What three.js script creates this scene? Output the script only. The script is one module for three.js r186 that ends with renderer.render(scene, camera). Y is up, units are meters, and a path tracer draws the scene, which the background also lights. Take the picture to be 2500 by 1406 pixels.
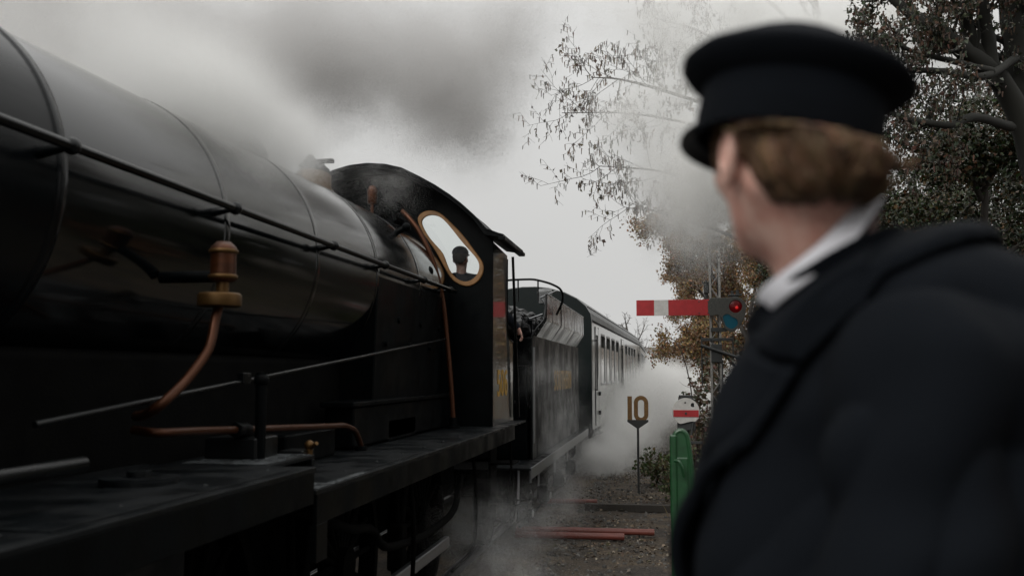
import * as THREE from 'three';
import { mergeGeometries } from 'three/addons/utils/BufferGeometryUtils.js';
import { RoundedBoxGeometry } from 'three/addons/geometries/RoundedBoxGeometry.js';
import { TextGeometry } from 'three/addons/geometries/TextGeometry.js';
import { FontLoader } from 'three/addons/loaders/FontLoader.js';

// ---------------------------------------------------------------- camera, sky, sun, exposure
const scene = new THREE.Scene();
const camera = new THREE.PerspectiveCamera(33.579, 1024 / 575, 0.05, 3000);
camera.position.set(0, 2.25, 0);
camera.rotation.order = 'YXZ';
camera.rotation.set(0.088609, 0.162293, 0);          // pitched up 5.1, turned left 9.3 degrees from the track's direction
camera.focus = 15;
camera.userData.fStop = 2.4;
scene.add(camera);
const renderer = new THREE.WebGLRenderer({ antialias: true });
renderer.setSize(1024, 575);
renderer.toneMapping = THREE.LinearToneMapping;
renderer.toneMappingExposure = 1.0;
renderer.shadowMap.enabled = true;

function rand(seed) { let s = seed >>> 0; return () => { s = (s + 0x6D2B79F5) >>> 0; let t = s; t = Math.imul(t ^ (t >>> 15), t | 1); t ^= t + Math.imul(t ^ (t >>> 7), t | 61); return ((t ^ (t >>> 14)) >>> 0) / 4294967296; }; }
const hash3 = (x, y, z) => { let h = Math.imul(x, 374761393) ^ Math.imul(y, 668265263) ^ Math.imul(z, 2147483647); h = Math.imul(h ^ (h >>> 13), 1274126177); return ((h ^ (h >>> 16)) >>> 0) / 4294967296; };
function noise3(x, y, z, wrap = 0) {
  const xi = Math.floor(x), yi = Math.floor(y), zi = Math.floor(z), xf = x - xi, yf = y - yi, zf = z - zi;
  const s = t => t * t * (3 - 2 * t), u = s(xf), v = s(yf), w = s(zf), m = k => wrap ? ((k % wrap) + wrap) % wrap : k;
  const g = (a, b, c) => hash3(m(xi + a), m(yi + b), zi + c), l = (a, b, t) => a + (b - a) * t;
  return l(l(l(g(0, 0, 0), g(1, 0, 0), u), l(g(0, 1, 0), g(1, 1, 0), u), v), l(l(g(0, 0, 1), g(1, 0, 1), u), l(g(0, 1, 1), g(1, 1, 1), u), v), w);
}
const fbm = (x, y, z, o = 4) => { let a = 0.5, s = 0, n = 0; for (let i = 0; i < o; i++) { s += a * noise3(x, y, z); n += a; a *= 0.5; x = x * 2.03 + 7; y = y * 2.03 + 3; z = z * 2.03 + 1; } return s / n; };

{ // overcast sky: an even sheet of stratus with faint structure
  const w = 512, h = 256, d = new Float32Array(w * h * 4);
  for (let j = 0; j < h; j++) for (let i = 0; i < w; i++) {
    const el = (j + 0.5) / h * Math.PI - Math.PI / 2, az = (i + 0.5) / w * Math.PI * 2;
    const x = Math.cos(el) * Math.cos(az), y = Math.sin(el), z = Math.cos(el) * Math.sin(az);
    const up = Math.max(0, y), v = (0.60 + 0.08 * (fbm(x * 2.2 + 9, y * 4 + 3, z * 2.2 + 5, 5) - 0.5)) * (1 + 1.6 * up * up);   // overcast: brightest overhead
    const k = (j * w + i) * 4; d[k] = v * 1.0; d[k + 1] = v * 1.0; d[k + 2] = v * 0.985; d[k + 3] = 1;
  }
  const t = new THREE.DataTexture(d, w, h, THREE.RGBAFormat, THREE.FloatType);
  t.mapping = THREE.EquirectangularReflectionMapping; t.magFilter = t.minFilter = THREE.LinearFilter; t.needsUpdate = true;
  scene.background = t; scene.environment = t;
}
const sun = new THREE.DirectionalLight(new THREE.Color(1, 0.97, 0.93), 1.5);
sun.position.set(-13, 24, 22); sun.target.position.set(0, 0, -10); sun.shadow.radius = 60; sun.castShadow = true;
Object.assign(sun.shadow.camera, { left: -40, right: 40, top: 40, bottom: -40, far: 120 });
scene.add(sun, sun.target);

// ---------------------------------------------------------------- helpers
const V = (x, y, z) => new THREE.Vector3(x, y, z);
const names = new Map(), origin = new Map();
function numbered(n) { const k = names.get(n) || 0; names.set(n, k + 1); return k ? `${n}_${String(k).padStart(3, '0')}` : n; }
function thing(name, label, category, pos = [0, 0, 0], group, kind) {
  const o = new THREE.Group(); o.name = numbered(name); o.position.set(...pos); scene.add(o); origin.set(o, V(...pos));
  o.userData = { label, category }; if (group) o.userData.group = group; if (kind) o.userData.kind = kind;
  return o;
}
const rootOf = o => { while (o.parent && o.parent !== scene) o = o.parent; return o; };
function merged(g) {
  if (!Array.isArray(g)) return g;
  const l = g.flat(9).map(x => { const y = x.index ? x.toNonIndexed() : x; for (const k of Object.keys(y.attributes)) if (!['position', 'normal', 'uv'].includes(k)) y.deleteAttribute(k); return y; });
  return l.length > 1 ? mergeGeometries(l, false) : l[0];
}
// a part: geometry in world coordinates, moved into its thing's own frame
function part(name, g, m, parent, extra) {
  g = merged(g); const r = rootOf(parent), o = origin.get(r);
  if (o) g = g.clone().translate(-o.x, -o.y, -o.z);
  const me = new THREE.Mesh(g, m); me.name = name; me.castShadow = me.receiveShadow = true; parent.add(me);
  if (extra) Object.assign(me.userData, extra);
  return me;
}
function local(name, g, m, parent, pos, rot) { // a part in its thing's own frame
  const me = new THREE.Mesh(merged(g), m); me.name = name; me.castShadow = me.receiveShadow = true; if (pos) me.position.set(...pos); if (rot) me.rotation.set(...rot); parent.add(me); return me;
}
function struct(name, g, m, label) { const me = new THREE.Mesh(merged(g), m); me.name = numbered(name); me.castShadow = me.receiveShadow = true; me.userData = { kind: 'structure' }; if (label) me.userData.label = label; scene.add(me); return me; }
function box(x0, x1, y0, y1, z0, z1, bev = 0.005) {
  const w = Math.abs(x1 - x0), h = Math.abs(y1 - y0), d = Math.abs(z1 - z0), r = Math.min(bev, w * 0.3, h * 0.3, d * 0.3);
  return boxUV(new RoundedBoxGeometry(w, h, d, 2, r).translate((x0 + x1) / 2, (y0 + y1) / 2, (z0 + z1) / 2));
}
function boxUV(g, s = 1) {
  g = g.index ? g.toNonIndexed() : g; const p = g.attributes.position, n = g.attributes.normal, u = new Float32Array(p.count * 2);
  for (let i = 0; i < p.count; i++) {
    const a = Math.abs(n.getX(i)), b = Math.abs(n.getY(i)), c = Math.abs(n.getZ(i));
    if (a >= b && a >= c) { u[2 * i] = p.getZ(i) * s; u[2 * i + 1] = p.getY(i) * s; } else if (b >= c) { u[2 * i] = p.getX(i) * s; u[2 * i + 1] = p.getZ(i) * s; } else { u[2 * i] = p.getX(i) * s; u[2 * i + 1] = p.getY(i) * s; }
  }
  g.setAttribute('uv', new THREE.BufferAttribute(u, 2)); return g;
}
function rod(a, b, r, seg = 14, r2 = r) {
  a = V(...a); b = V(...b); const d = b.clone().sub(a), g = new THREE.CylinderGeometry(r2, r, d.length(), seg);
  g.applyQuaternion(new THREE.Quaternion().setFromUnitVectors(V(0, 1, 0), d.normalize())); return g.translate((a.x + b.x) / 2, (a.y + b.y) / 2, (a.z + b.z) / 2);
}
const pipe = (pts, r, n = 40, seg = 12) => new THREE.TubeGeometry(new THREE.CatmullRomCurve3(pts.map(p => V(...p)), false, 'catmullrom', 0.4), n, r, seg);
const ball = (x, y, z, r, ry = r, rz = r, s = 14) => new THREE.SphereGeometry(1, s, Math.round(s * 0.75)).scale(r, ry, rz).translate(x, y, z);
const lathe = (pts, seg = 48) => new THREE.LatheGeometry(pts.map(p => new THREE.Vector2(...p)), seg);
const alongZ = (pts, cx, cy, seg = 96) => lathe(pts, seg).rotateX(-Math.PI / 2).translate(cx, cy, 0);   // profile points are (radius, distance down the track)
const shape = pts => { const s = new THREE.Shape(); pts.forEach(([x, y], i) => i ? s.lineTo(x, y) : s.moveTo(x, y)); s.closePath(); return s; };
const holeOf = pts => { const s = new THREE.Path(); pts.forEach(([x, y], i) => i ? s.lineTo(x, y) : s.moveTo(x, y)); s.closePath(); return s; };
const smoothPts = (pts, n = 60) => new THREE.CatmullRomCurve3(pts.map(p => V(p[0], p[1], 0)), true, 'centripetal').getPoints(n).slice(0, -1).map(p => [p.x, p.y]);
const extr = (s, depth, bev = 0.003) => boxUV(new THREE.ExtrudeGeometry(s, { depth, bevelEnabled: bev > 0, bevelThickness: bev, bevelSize: bev, bevelSegments: 1, curveSegments: 24 }));
const extrX = (s, x0, x1, bev = 0.003) => boxUV(extr(s, x1 - x0 - 2 * bev, bev).rotateY(Math.PI / 2).translate(x0 + bev, 0, 0));   // shape given as (-z, y)

// a value-noise texture that repeats, as data for roughness, bump or tint
function noiseTex(n, cells, oct, fn, srgb) {
  const d = new Uint8Array(n * n * 4);
  for (let j = 0; j < n; j++) for (let i = 0; i < n; i++) {
    let a = 0.5, s = 0, t = 0; for (let o = 0, c = cells; o < oct; o++, c *= 2) { s += a * noise3(i / n * c, j / n * c, o * 13 + cells, c); t += a; a *= 0.55; }
    const v = fn(s / t, i, j), k = (j * n + i) * 4; for (let q = 0; q < 3; q++) d[k + q] = Math.max(0, Math.min(255, (Array.isArray(v) ? v[q] : v) * 255)); d[k + 3] = 255;
  }
  const t = new THREE.DataTexture(d, n, n); t.wrapS = t.wrapT = THREE.RepeatWrapping; t.magFilter = THREE.LinearFilter; t.minFilter = THREE.LinearMipmapLinearFilter; if (srgb) t.colorSpace = THREE.SRGBColorSpace; t.needsUpdate = true; return t;
}
const scaled = (t, sx, sy = sx) => { const c = t.clone(); c.repeat.set(sx, sy); c.needsUpdate = true; return c; };
const blotch = noiseTex(512, 6, 6, v => v);
const fine = noiseTex(512, 48, 4, v => v);
const streak = (() => { const n = 256, d = new Uint8Array(n * n * 4); for (let j = 0; j < n; j++) for (let i = 0; i < n; i++) { const v = 0.55 * noise3(i / n * 64, j / n * 3, 1, 64) + 0.45 * noise3(i / n * 24, j / n * 6, 5, 24), k = (j * n + i) * 4; d[k] = d[k + 1] = d[k + 2] = v * 255; d[k + 3] = 255; } const t = new THREE.DataTexture(d, n, n); t.wrapS = t.wrapT = THREE.RepeatWrapping; t.magFilter = THREE.LinearFilter; t.needsUpdate = true; return t; })();
const lin = (r, g, b) => new THREE.Color().setRGB(r, g, b);
const mat = (c, rough, o = {}) => new THREE.MeshPhysicalMaterial({ color: lin(...c), roughness: rough, ...o });
const tint = (cells, lo, hi, oct = 5) => noiseTex(512, cells, oct, v => { const k = lo + (hi - lo) * Math.min(1, Math.max(0, (v - 0.3) / 0.4)); return [k, k, k]; });
const roughMix = (lo, hi) => noiseTex(512, 7, 6, v => lo + (hi - lo) * Math.min(1, Math.max(0, (v - 0.3) / 0.4)));

const M = {};
{
  const paintRough = roughMix(0.16, 0.42), satinRough = roughMix(0.28, 0.6), grime = tint(9, 0.55, 1);
  M.black = mat([0.0020, 0.0028, 0.0032], 1, { roughnessMap: scaled(satinRough, 0.5), map: grime, specularIntensity: 0.13, bumpMap: scaled(fine, 2), bumpScale: 0.0008 });
  M.gloss = mat([0.0020, 0.0028, 0.0032], 1, { roughnessMap: scaled(paintRough, 0.4), specularIntensity: 0.6 });
  M.boiler = mat([0.0016, 0.0024, 0.0028], 1, { roughnessMap: scaled(roughMix(0.08, 0.24), 4, 1.2), specularIntensity: 1, clearcoat: 0.4, clearcoatRoughness: 0.1, bumpMap: scaled(blotch, 4, 1), bumpScale: 0.0006 });
  M.smokebox = mat([0.0026, 0.0036, 0.0044], 0.6, { roughnessMap: scaled(satinRough, 3, 2), specularIntensity: 0.35 });
  M.cabPaint = mat([0.008, 0.012, 0.010], 0.3, { clearcoat: 1, clearcoatRoughness: 0.04, bumpMap: scaled(blotch, 0.8), bumpScale: 0.003 });
  M.plate = mat([0.0045, 0.006, 0.007], 1, { roughnessMap: scaled(roughMix(0.3, 0.7), 0.9), map: grime, specularIntensity: 0.35, bumpMap: scaled(blotch, 0.9), bumpScale: 0.002 });
  M.paintedSheen = mat([0.10, 0.11, 0.115], 1, { roughnessMap: scaled(roughMix(0.25, 0.6), 1.5), map: scaled(tint(18, 0.15, 1), 1.6), bumpMap: scaled(fine, 2), bumpScale: 0.001 });  // paler steel tone with the wet plate sheen put into its colour
  M.under = mat([0.0035, 0.0036, 0.0034], 0.8, { map: grime, specularIntensity: 0.1, bumpMap: scaled(fine, 3), bumpScale: 0.002 });
  M.copper = mat([0.078, 0.025, 0.008], 0.55, { metalness: 0.6, roughnessMap: scaled(roughMix(0.55, 1), 2), map: scaled(tint(10, 0.6, 1), 1, 4) });
  M.brass = mat([0.10, 0.052, 0.015], 0.45, { metalness: 0.7 });
  M.wood = mat([0.30, 0.15, 0.05], 0.45, { map: tint(20, 0.7, 1) });
  M.steel = mat([0.35, 0.36, 0.37], 0.35, { metalness: 0.9 });
  M.rail = mat([0.05, 0.05, 0.055], 0.3, { metalness: 0.3 });
  M.pane = mat([0.92, 0.96, 0.95], 0.02, { transmission: 1, thickness: 0, ior: 1.5 });
  M.gold = mat([0.42, 0.24, 0.035], 0.5);
  M.flare = mat([0.010, 0.012, 0.010], 0.35, { clearcoat: 0.2, clearcoatRoughness: 0.1, roughnessMap: scaled(roughMix(0.4, 0.9), 0.6) });
  M.tenderSide = mat([0.007, 0.010, 0.010], 1, { roughnessMap: scaled(roughMix(0.3, 0.6), 0.5), specularIntensity: 0.5, map: scaled(streak, 0.4) });
  M.coach = mat([0.42, 0.425, 0.40], 0.28, { clearcoat: 0.8, clearcoatRoughness: 0.1, map: scaled(tint(8, 0.86, 1), 0.4), bumpMap: scaled(blotch, 0.6), bumpScale: 0.003 });  // pale colour stands in for haze mirrored by glossy green sides
  M.coachEnd = mat([0.0028, 0.0068, 0.0068], 0.4, { specularIntensity: 0.5 });
  M.roof = mat([0.24, 0.245, 0.245], 0.6, { map: scaled(tint(10, 0.7, 1), 0.7) });
  M.darkGlass = mat([0.01, 0.014, 0.016], 0.04, { clearcoat: 1, clearcoatRoughness: 0.02 });
  M.dark = mat([0.008, 0.008, 0.009], 0.7);
  M.coal = mat([0.012, 0.012, 0.013], 0.35);
}
const font = await new FontLoader().loadAsync('fonts/droid/droid_sans_bold.typeface.json');

// mesh of a signed distance field (naive surface nets) with smooth normals from the field
function isoMesh(fn, lo, hi, h) {
  const n = lo.map((a, i) => Math.ceil((hi[i] - a) / h) + 1), [nx, ny, nz] = n, N = nx * ny * nz, f = new Float32Array(N);
  for (let k = 0, q = 0; k < nz; k++) for (let j = 0; j < ny; j++) for (let i = 0; i < nx; i++, q++) f[q] = fn(lo[0] + i * h, lo[1] + j * h, lo[2] + k * h);
  const id = new Int32Array(N).fill(-1), P = [], I = [], sx = 1, sy = nx, sz = nx * ny;
  const E = [[0, sx], [0, sy], [0, sz], [sx, sx + sy], [sx, sx + sz], [sy, sy + sx], [sy, sy + sz], [sz, sz + sx], [sz, sz + sy], [sx + sy, sx + sy + sz], [sx + sz, sx + sy + sz], [sy + sz, sx + sy + sz]];
  const off = o => { const z = Math.floor(o / sz), y = Math.floor((o - z * sz) / sy); return [o - z * sz - y * sy, y, z]; };
  const EO = E.map(([a, b]) => [off(a), off(b)]);
  for (let k = 0; k < nz - 1; k++) for (let j = 0; j < ny - 1; j++) for (let i = 0; i < nx - 1; i++) {
    const q = i + j * sy + k * sz; let c = 0, x = 0, y = 0, z = 0;
    for (let e = 0; e < 12; e++) { const a = f[q + E[e][0]], b = f[q + E[e][1]]; if ((a < 0) === (b < 0)) continue; const t = a / (a - b), [p, r] = EO[e]; x += p[0] + (r[0] - p[0]) * t; y += p[1] + (r[1] - p[1]) * t; z += p[2] + (r[2] - p[2]) * t; c++; }
    if (!c) continue; id[q] = P.length / 3; P.push(lo[0] + (i + x / c) * h, lo[1] + (j + y / c) * h, lo[2] + (k + z / c) * h);
  }
  const quad = (a, b, c, d, flip) => { if (a < 0 || b < 0 || c < 0 || d < 0) return; flip ? I.push(a, c, b, a, d, c) : I.push(a, b, c, a, c, d); };
  for (let k = 1; k < nz - 1; k++) for (let j = 1; j < ny - 1; j++) for (let i = 1; i < nx - 1; i++) {
    const q = i + j * sy + k * sz, s = f[q] < 0;
    if (s !== f[q + sx] < 0) quad(id[q - sy - sz], id[q - sz], id[q], id[q - sy], !s);
    if (s !== f[q + sy] < 0) quad(id[q - sx - sz], id[q - sx], id[q], id[q - sz], !s);
    if (s !== f[q + sz] < 0) quad(id[q - sx - sy], id[q - sy], id[q], id[q - sx], !s);
  }
  const nor = new Float32Array(P.length), e = h * 0.6, uv = new Float32Array(P.length / 3 * 2);
  for (let v = 0; v < P.length; v += 3) {
    const [x, y, z] = [P[v], P[v + 1], P[v + 2]]; let a = fn(x + e, y, z) - fn(x - e, y, z), b = fn(x, y + e, z) - fn(x, y - e, z), c = fn(x, y, z + e) - fn(x, y, z - e); const l = Math.hypot(a, b, c) || 1;
    nor[v] = a / l; nor[v + 1] = b / l; nor[v + 2] = c / l; uv[v / 3 * 2] = x + z; uv[v / 3 * 2 + 1] = y;
  }
  const g = new THREE.BufferGeometry(); g.setAttribute('position', new THREE.BufferAttribute(new Float32Array(P), 3)); g.setAttribute('normal', new THREE.BufferAttribute(nor, 3)); g.setAttribute('uv', new THREE.BufferAttribute(uv, 2)); g.setIndex(I); return g;
}
const smin = (a, b, k) => { const h = Math.max(k - Math.abs(a - b), 0) / k; return Math.min(a, b) - h * h * k * 0.25; };
const ell = (x, y, z, cx, cy, cz, rx, ry, rz) => { x -= cx; y -= cy; z -= cz; const k0 = Math.hypot(x / rx, y / ry, z / rz), k1 = Math.hypot(x / (rx * rx), y / (ry * ry), z / (rz * rz)); return k1 < 1e-9 ? -Math.min(rx, ry, rz) : k0 * (k0 - 1) / k1; };
const caps = (x, y, z, a, b, ra, rb) => { const dx = b[0] - a[0], dy = b[1] - a[1], dz = b[2] - a[2]; let t = ((x - a[0]) * dx + (y - a[1]) * dy + (z - a[2]) * dz) / (dx * dx + dy * dy + dz * dz); t = t < 0 ? 0 : t > 1 ? 1 : t; return Math.hypot(x - a[0] - dx * t, y - a[1] - dy * t, z - a[2] - dz * t) - (ra + (rb - ra) * t); };

// ---------------------------------------------------------------- ground, platform, track
const step = (a, b, t) => { t = Math.min(1, Math.max(0, (t - a) / (b - a))); return t * t * (3 - 2 * t); };
const trackX = z => { const d = Math.max(0, -z - 21); return -3.25 + (d > 0 ? Math.min(d, 20) * 0.0235 + 0.17 * step(0, 6, d) : 0); };
function groundY(x, z) {
  const bank = step(0.9, 4.2, x + 0.35 * (noise3(x * 0.5, 3, z * 0.4) - 0.5)) * step(2, -6, z) * (1.35 + 0.5 * noise3(x * 0.2, 1, z * 0.15));
  const near = step(-90, -40, z) + step(40, 90, z) > 0 ? 1 : 0;
  const rough = 0.05 * (fbm(x * 1.3, 2, z * 1.3, 4) - 0.5) + 0.02 * (noise3(x * 7, 1, z * 7) - 0.5);
  const hill = step(120, 700, -z) * (10 + 16 * (noise3(x * 0.004, 4, z * 0.003) - 0.35)) + step(60, 500, Math.abs(x)) * 14 * noise3(x * 0.005, 8, z * 0.004);
  return -0.02 + bank + rough + Math.max(0, hill);
}
{
  const soil = noiseTex(1024, 10, 7, (v, i, j) => { const g = hash3(i, j, 3), p = noise3(i / 1024 * 160, j / 1024 * 160, 9, 160), q = Math.min(1, Math.max(0, (v - 0.32) / 0.36)); const k = 0.6 + 0.5 * p * (0.7 + 0.6 * g); return [(0.27 + 0.12 * q) * k, (0.245 + 0.095 * q) * k, (0.22 + 0.06 * q) * k]; }, true);
  const mSoil = mat([1, 1, 1], 0.95, { map: scaled(soil, 0.35), bumpMap: scaled(noiseTex(512, 60, 4, v => v), 0.7), bumpScale: 0.03 });
  const xs = [], zs = []; // grid lines, close together near the line
  for (let x = -9; x <= 14; x += 0.22) xs.push(x); for (let d = 2; d < 900; d *= 1.5) { xs.push(14 + d); xs.unshift(-9 - d); }
  for (let z = 6; z >= -50; z -= 0.25) zs.push(z); for (let d = 2; d < 1400; d *= 1.35) zs.push(-50 - d); for (let d = 3; d < 300; d *= 2) zs.unshift(6 + d);
  const P = [], U = [], I = [];
  zs.forEach((z, j) => xs.forEach((x, i) => { P.push(x, groundY(x, z), z); U.push(x, z); if (i && j) { const a = j * xs.length + i; I.push(a - xs.length - 1, a - 1, a, a - xs.length - 1, a, a - xs.length); } }));
  const g = new THREE.BufferGeometry(); g.setAttribute('position', new THREE.Float32BufferAttribute(P, 3)); g.setAttribute('uv', new THREE.Float32BufferAttribute(U, 2)); g.setIndex(I); g.computeVertexNormals();
  struct('ground', g, mSoil);
  // platform under the camera and the man
  const paving = mat([0.055, 0.055, 0.054], 0.85, { map: scaled(tint(14, 0.7, 1), 0.8), bumpMap: scaled(fine, 2), bumpScale: 0.003 });
  const pl = struct('platform', box(-1.05, 3.19, -0.3, 0.79, 8, -6.6, 0.02), paving);
  for (let k = 0; k < 16; k++) local('edging_slab', box(-1.42, -0.82, 0.795, 0.83, 7.9 - k * 0.9, 7.9 - k * 0.9 - 0.885, 0.01), paving, pl);
  local('paving_surface', box(-0.81, 3.19, 0.78, 0.826, 8, -6.6, 0.01), paving, pl);
  // ballast bed, sleepers and rails
  const track = new THREE.Group(); track.name = 'railway_track'; track.userData = { kind: 'structure' }; scene.add(track); origin.set(track, V(0, 0, 0));
  const timber = mat([0.06, 0.048, 0.038], 0.9, { map: scaled(tint(16, 0.6, 1), 1.5), bumpMap: scaled(streak, 1), bumpScale: 0.006 });
  const sg = box(-1.3, 1.3, -0.28, -0.14, -0.125, 0.125, 0.012);
  for (let z = 1; z > -64; z -= 0.72) local('sleeper', sg, timber, track, [trackX(z), 0, z], [0, 0, 0]);
  for (const s of [-1, 1]) {
    const sec = shape([[-0.07, -0.14], [0.07, -0.14], [0.07, -0.125], [0.012, -0.11], [0.012, -0.04], [0.035, -0.03], [0.035, -0.002], [-0.035, -0.002], [-0.035, -0.03], [-0.012, -0.04], [-0.012, -0.11], [-0.07, -0.125]]);
    const c = new THREE.CatmullRomCurve3([3, 0, -5, -12, -18, -21, -24, -28, -34, -41, -50, -65].map(z => V(trackX(z) + s * 0.75, 0, z)));
    local('rail', boxUV(new THREE.ExtrudeGeometry(sec, { steps: 60, extrudePath: c })), M.rail, track);
  }
}
{ // added station building, unseen behind the camera, to darken the boiler reflections and coats
  const brick = mat([0.11, 0.05, 0.034], 0.9, { map: scaled(tint(24, 0.6, 1), 0.6) }), slate = mat([0.06, 0.065, 0.07], 0.7), trim = mat([0.45, 0.43, 0.36], 0.6);
  const B = thing('added_station_building', 'added brick station building, unseen behind the camera on the right, darkening reflections', 'building', [5.2, 0, 3]);
  part('wall', box(3.2, 8, -0.3, 4.2, 11, -3.2, 0.02), brick, B); part('roof', extr(shape([[2.9, 4.2], [8.3, 4.2], [5.6, 6.4]]), 14.8).translate(0, 0, -3.5), slate, B);
  for (const z of [-1.8, 2.2, 5.2, 8.2]) { const w = part('window', box(3.15, 3.22, 1.9, 3.4, z, z + 1.1, 0.02), trim, B); part('window_glass', box(3.135, 3.149, 1.98, 3.32, z + 0.08, z + 1.02, 0.003), M.darkGlass, w); }
  const d = part('door', box(3.15, 3.22, 0.83, 3.0, 0, 1.0, 0.02), mat([0.02, 0.07, 0.035], 0.4), B); part('door_handle', ball(3.12, 1.9, 0.12, 0.035), M.brass, d);
}
const rng0 = rand(11);
{ // loose ballast, leaf litter
  const stone = new THREE.IcosahedronGeometry(0.028, 0); const p = stone.attributes.position; for (let i = 0; i < p.count; i++) { const k = 0.75 + 0.5 * hash3(Math.round(p.getX(i) * 1e4), Math.round(p.getY(i) * 1e4), Math.round(p.getZ(i) * 1e4)); p.setXYZ(i, p.getX(i) * k, p.getY(i) * k * 0.8, p.getZ(i) * k); } stone.computeVertexNormals();
  const n = 16000, im = new THREE.InstancedMesh(stone, mat([1, 1, 1], 0.9), n), o = new THREE.Object3D(), c = new THREE.Color();
  for (let i = 0; i < n; i++) {
    const z = 1 - 45 * Math.pow(rng0(), 0.9), far = rng0(), x = far < 0.7 ? trackX(z) - 1.9 + 3.9 * rng0() : -1.6 + 3.0 * rng0();
    o.position.set(x, (Math.abs(x - trackX(z)) < 1.7 ? -0.1 - 0.08 * step(1.2, 1.7, Math.abs(x - trackX(z))) : groundY(x, z) - 0.005) + 0.01 * rng0(), z); o.rotation.set(rng0() * 6, rng0() * 6, rng0() * 6); o.scale.setScalar(0.5 + rng0() * 0.9); o.updateMatrix(); im.setMatrixAt(i, o.matrix);
    const k = 0.05 + 0.09 * rng0(); im.setColorAt(i, c.setRGB(k * 1.05, k, k * 0.92));
  }
  im.name = 'ballast'; im.userData = { kind: 'stuff', label: 'grey stone ballast along the track and cess', category: 'ballast' }; im.castShadow = im.receiveShadow = true; scene.add(im);
}
function leafGeo(w, l, fold = 0.25) { // a creased leaf blade with six corners
  const P = [0, 0, 0, -w, w * fold, l * 0.4, w, w * fold, l * 0.4, 0, 0, l * 0.55, -w * 0.6, w * fold, l * 0.78, w * 0.6, w * fold, l * 0.78, 0, -l * 0.08, l];
  const g = new THREE.BufferGeometry(); g.setAttribute('position', new THREE.Float32BufferAttribute(P, 3)); g.setIndex([0, 1, 3, 0, 3, 2, 1, 4, 3, 3, 5, 2, 3, 4, 6, 3, 6, 5]); g.computeVertexNormals(); return g;
}
{
  const n = 9000, im = new THREE.InstancedMesh(leafGeo(0.02, 0.055, 0.5), mat([1, 1, 1], 0.8), n), o = new THREE.Object3D(), c = new THREE.Color(), pal = [[0.10, 0.065, 0.04], [0.07, 0.045, 0.03], [0.15, 0.115, 0.08], [0.05, 0.036, 0.026], [0.30, 0.26, 0.20], [0.22, 0.17, 0.12], [0.08, 0.07, 0.035], [0.06, 0.05, 0.035]];
  for (let i = 0; i < n; i++) {
    let x, z; do { z = -7 - 26 * Math.pow(rng0(), 1.3); x = -1.9 + 6 * rng0(); } while (fbm(x * 1.1, 5, z * 0.9, 3) < 0.42 + 0.25 * rng0());
    o.position.set(x, groundY(x, z) + 0.012 + 0.02 * rng0(), z); o.rotation.set((rng0() - 0.5) * 1.4, rng0() * 6.3, (rng0() - 0.5) * 1.4); o.scale.setScalar(0.4 + 1.1 * rng0() * rng0()); o.updateMatrix(); im.setMatrixAt(i, o.matrix); im.setColorAt(i, c.setRGB(...pal[Math.floor(rng0() * pal.length)]));
  }
  im.name = 'leaf_litter'; im.userData = { kind: 'stuff', label: 'brown fallen leaves strewn over the ground beside the track', category: 'leaves' }; im.castShadow = im.receiveShadow = true; scene.add(im);
  const blade = new THREE.BufferGeometry(); blade.setAttribute('position', new THREE.Float32BufferAttribute([-0.006, 0, 0, 0.006, 0, 0, -0.004, 0.12, 0.02, 0.004, 0.12, 0.02, 0, 0.22, 0.09], 3)); blade.setIndex([0, 1, 3, 0, 3, 2, 2, 3, 4]); blade.computeVertexNormals();
  const m = 14000, gr = new THREE.InstancedMesh(blade, mat([1, 1, 1], 0.8), m);
  for (let i = 0; i < m; i++) {
    let x, z; do { z = -9 - 34 * rng0(); x = -0.4 + 7 * rng0(); } while (step(0.0, 1.3, x + 1.4 * (fbm(x * 0.6, 9, z * 0.5, 3) - 0.55)) < rng0());
    o.position.set(x, groundY(x, z) - 0.01, z); o.rotation.set((rng0() - 0.5) * 0.7, rng0() * 6.3, (rng0() - 0.5) * 0.7); const s = 0.5 + 1.1 * rng0(); o.scale.set(s, s, s); o.updateMatrix(); gr.setMatrixAt(i, o.matrix);
    const d = rng0(); gr.setColorAt(i, d < 0.6 ? c.setRGB(0.05 + 0.04 * rng0(), 0.075 + 0.04 * rng0(), 0.02) : c.setRGB(0.16, 0.12, 0.06));
  }
  gr.name = 'grass'; gr.userData = { kind: 'stuff', label: 'rough grass growing on the bank beside the line', category: 'grass' }; gr.castShadow = gr.receiveShadow = true; scene.add(gr);
}

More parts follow.
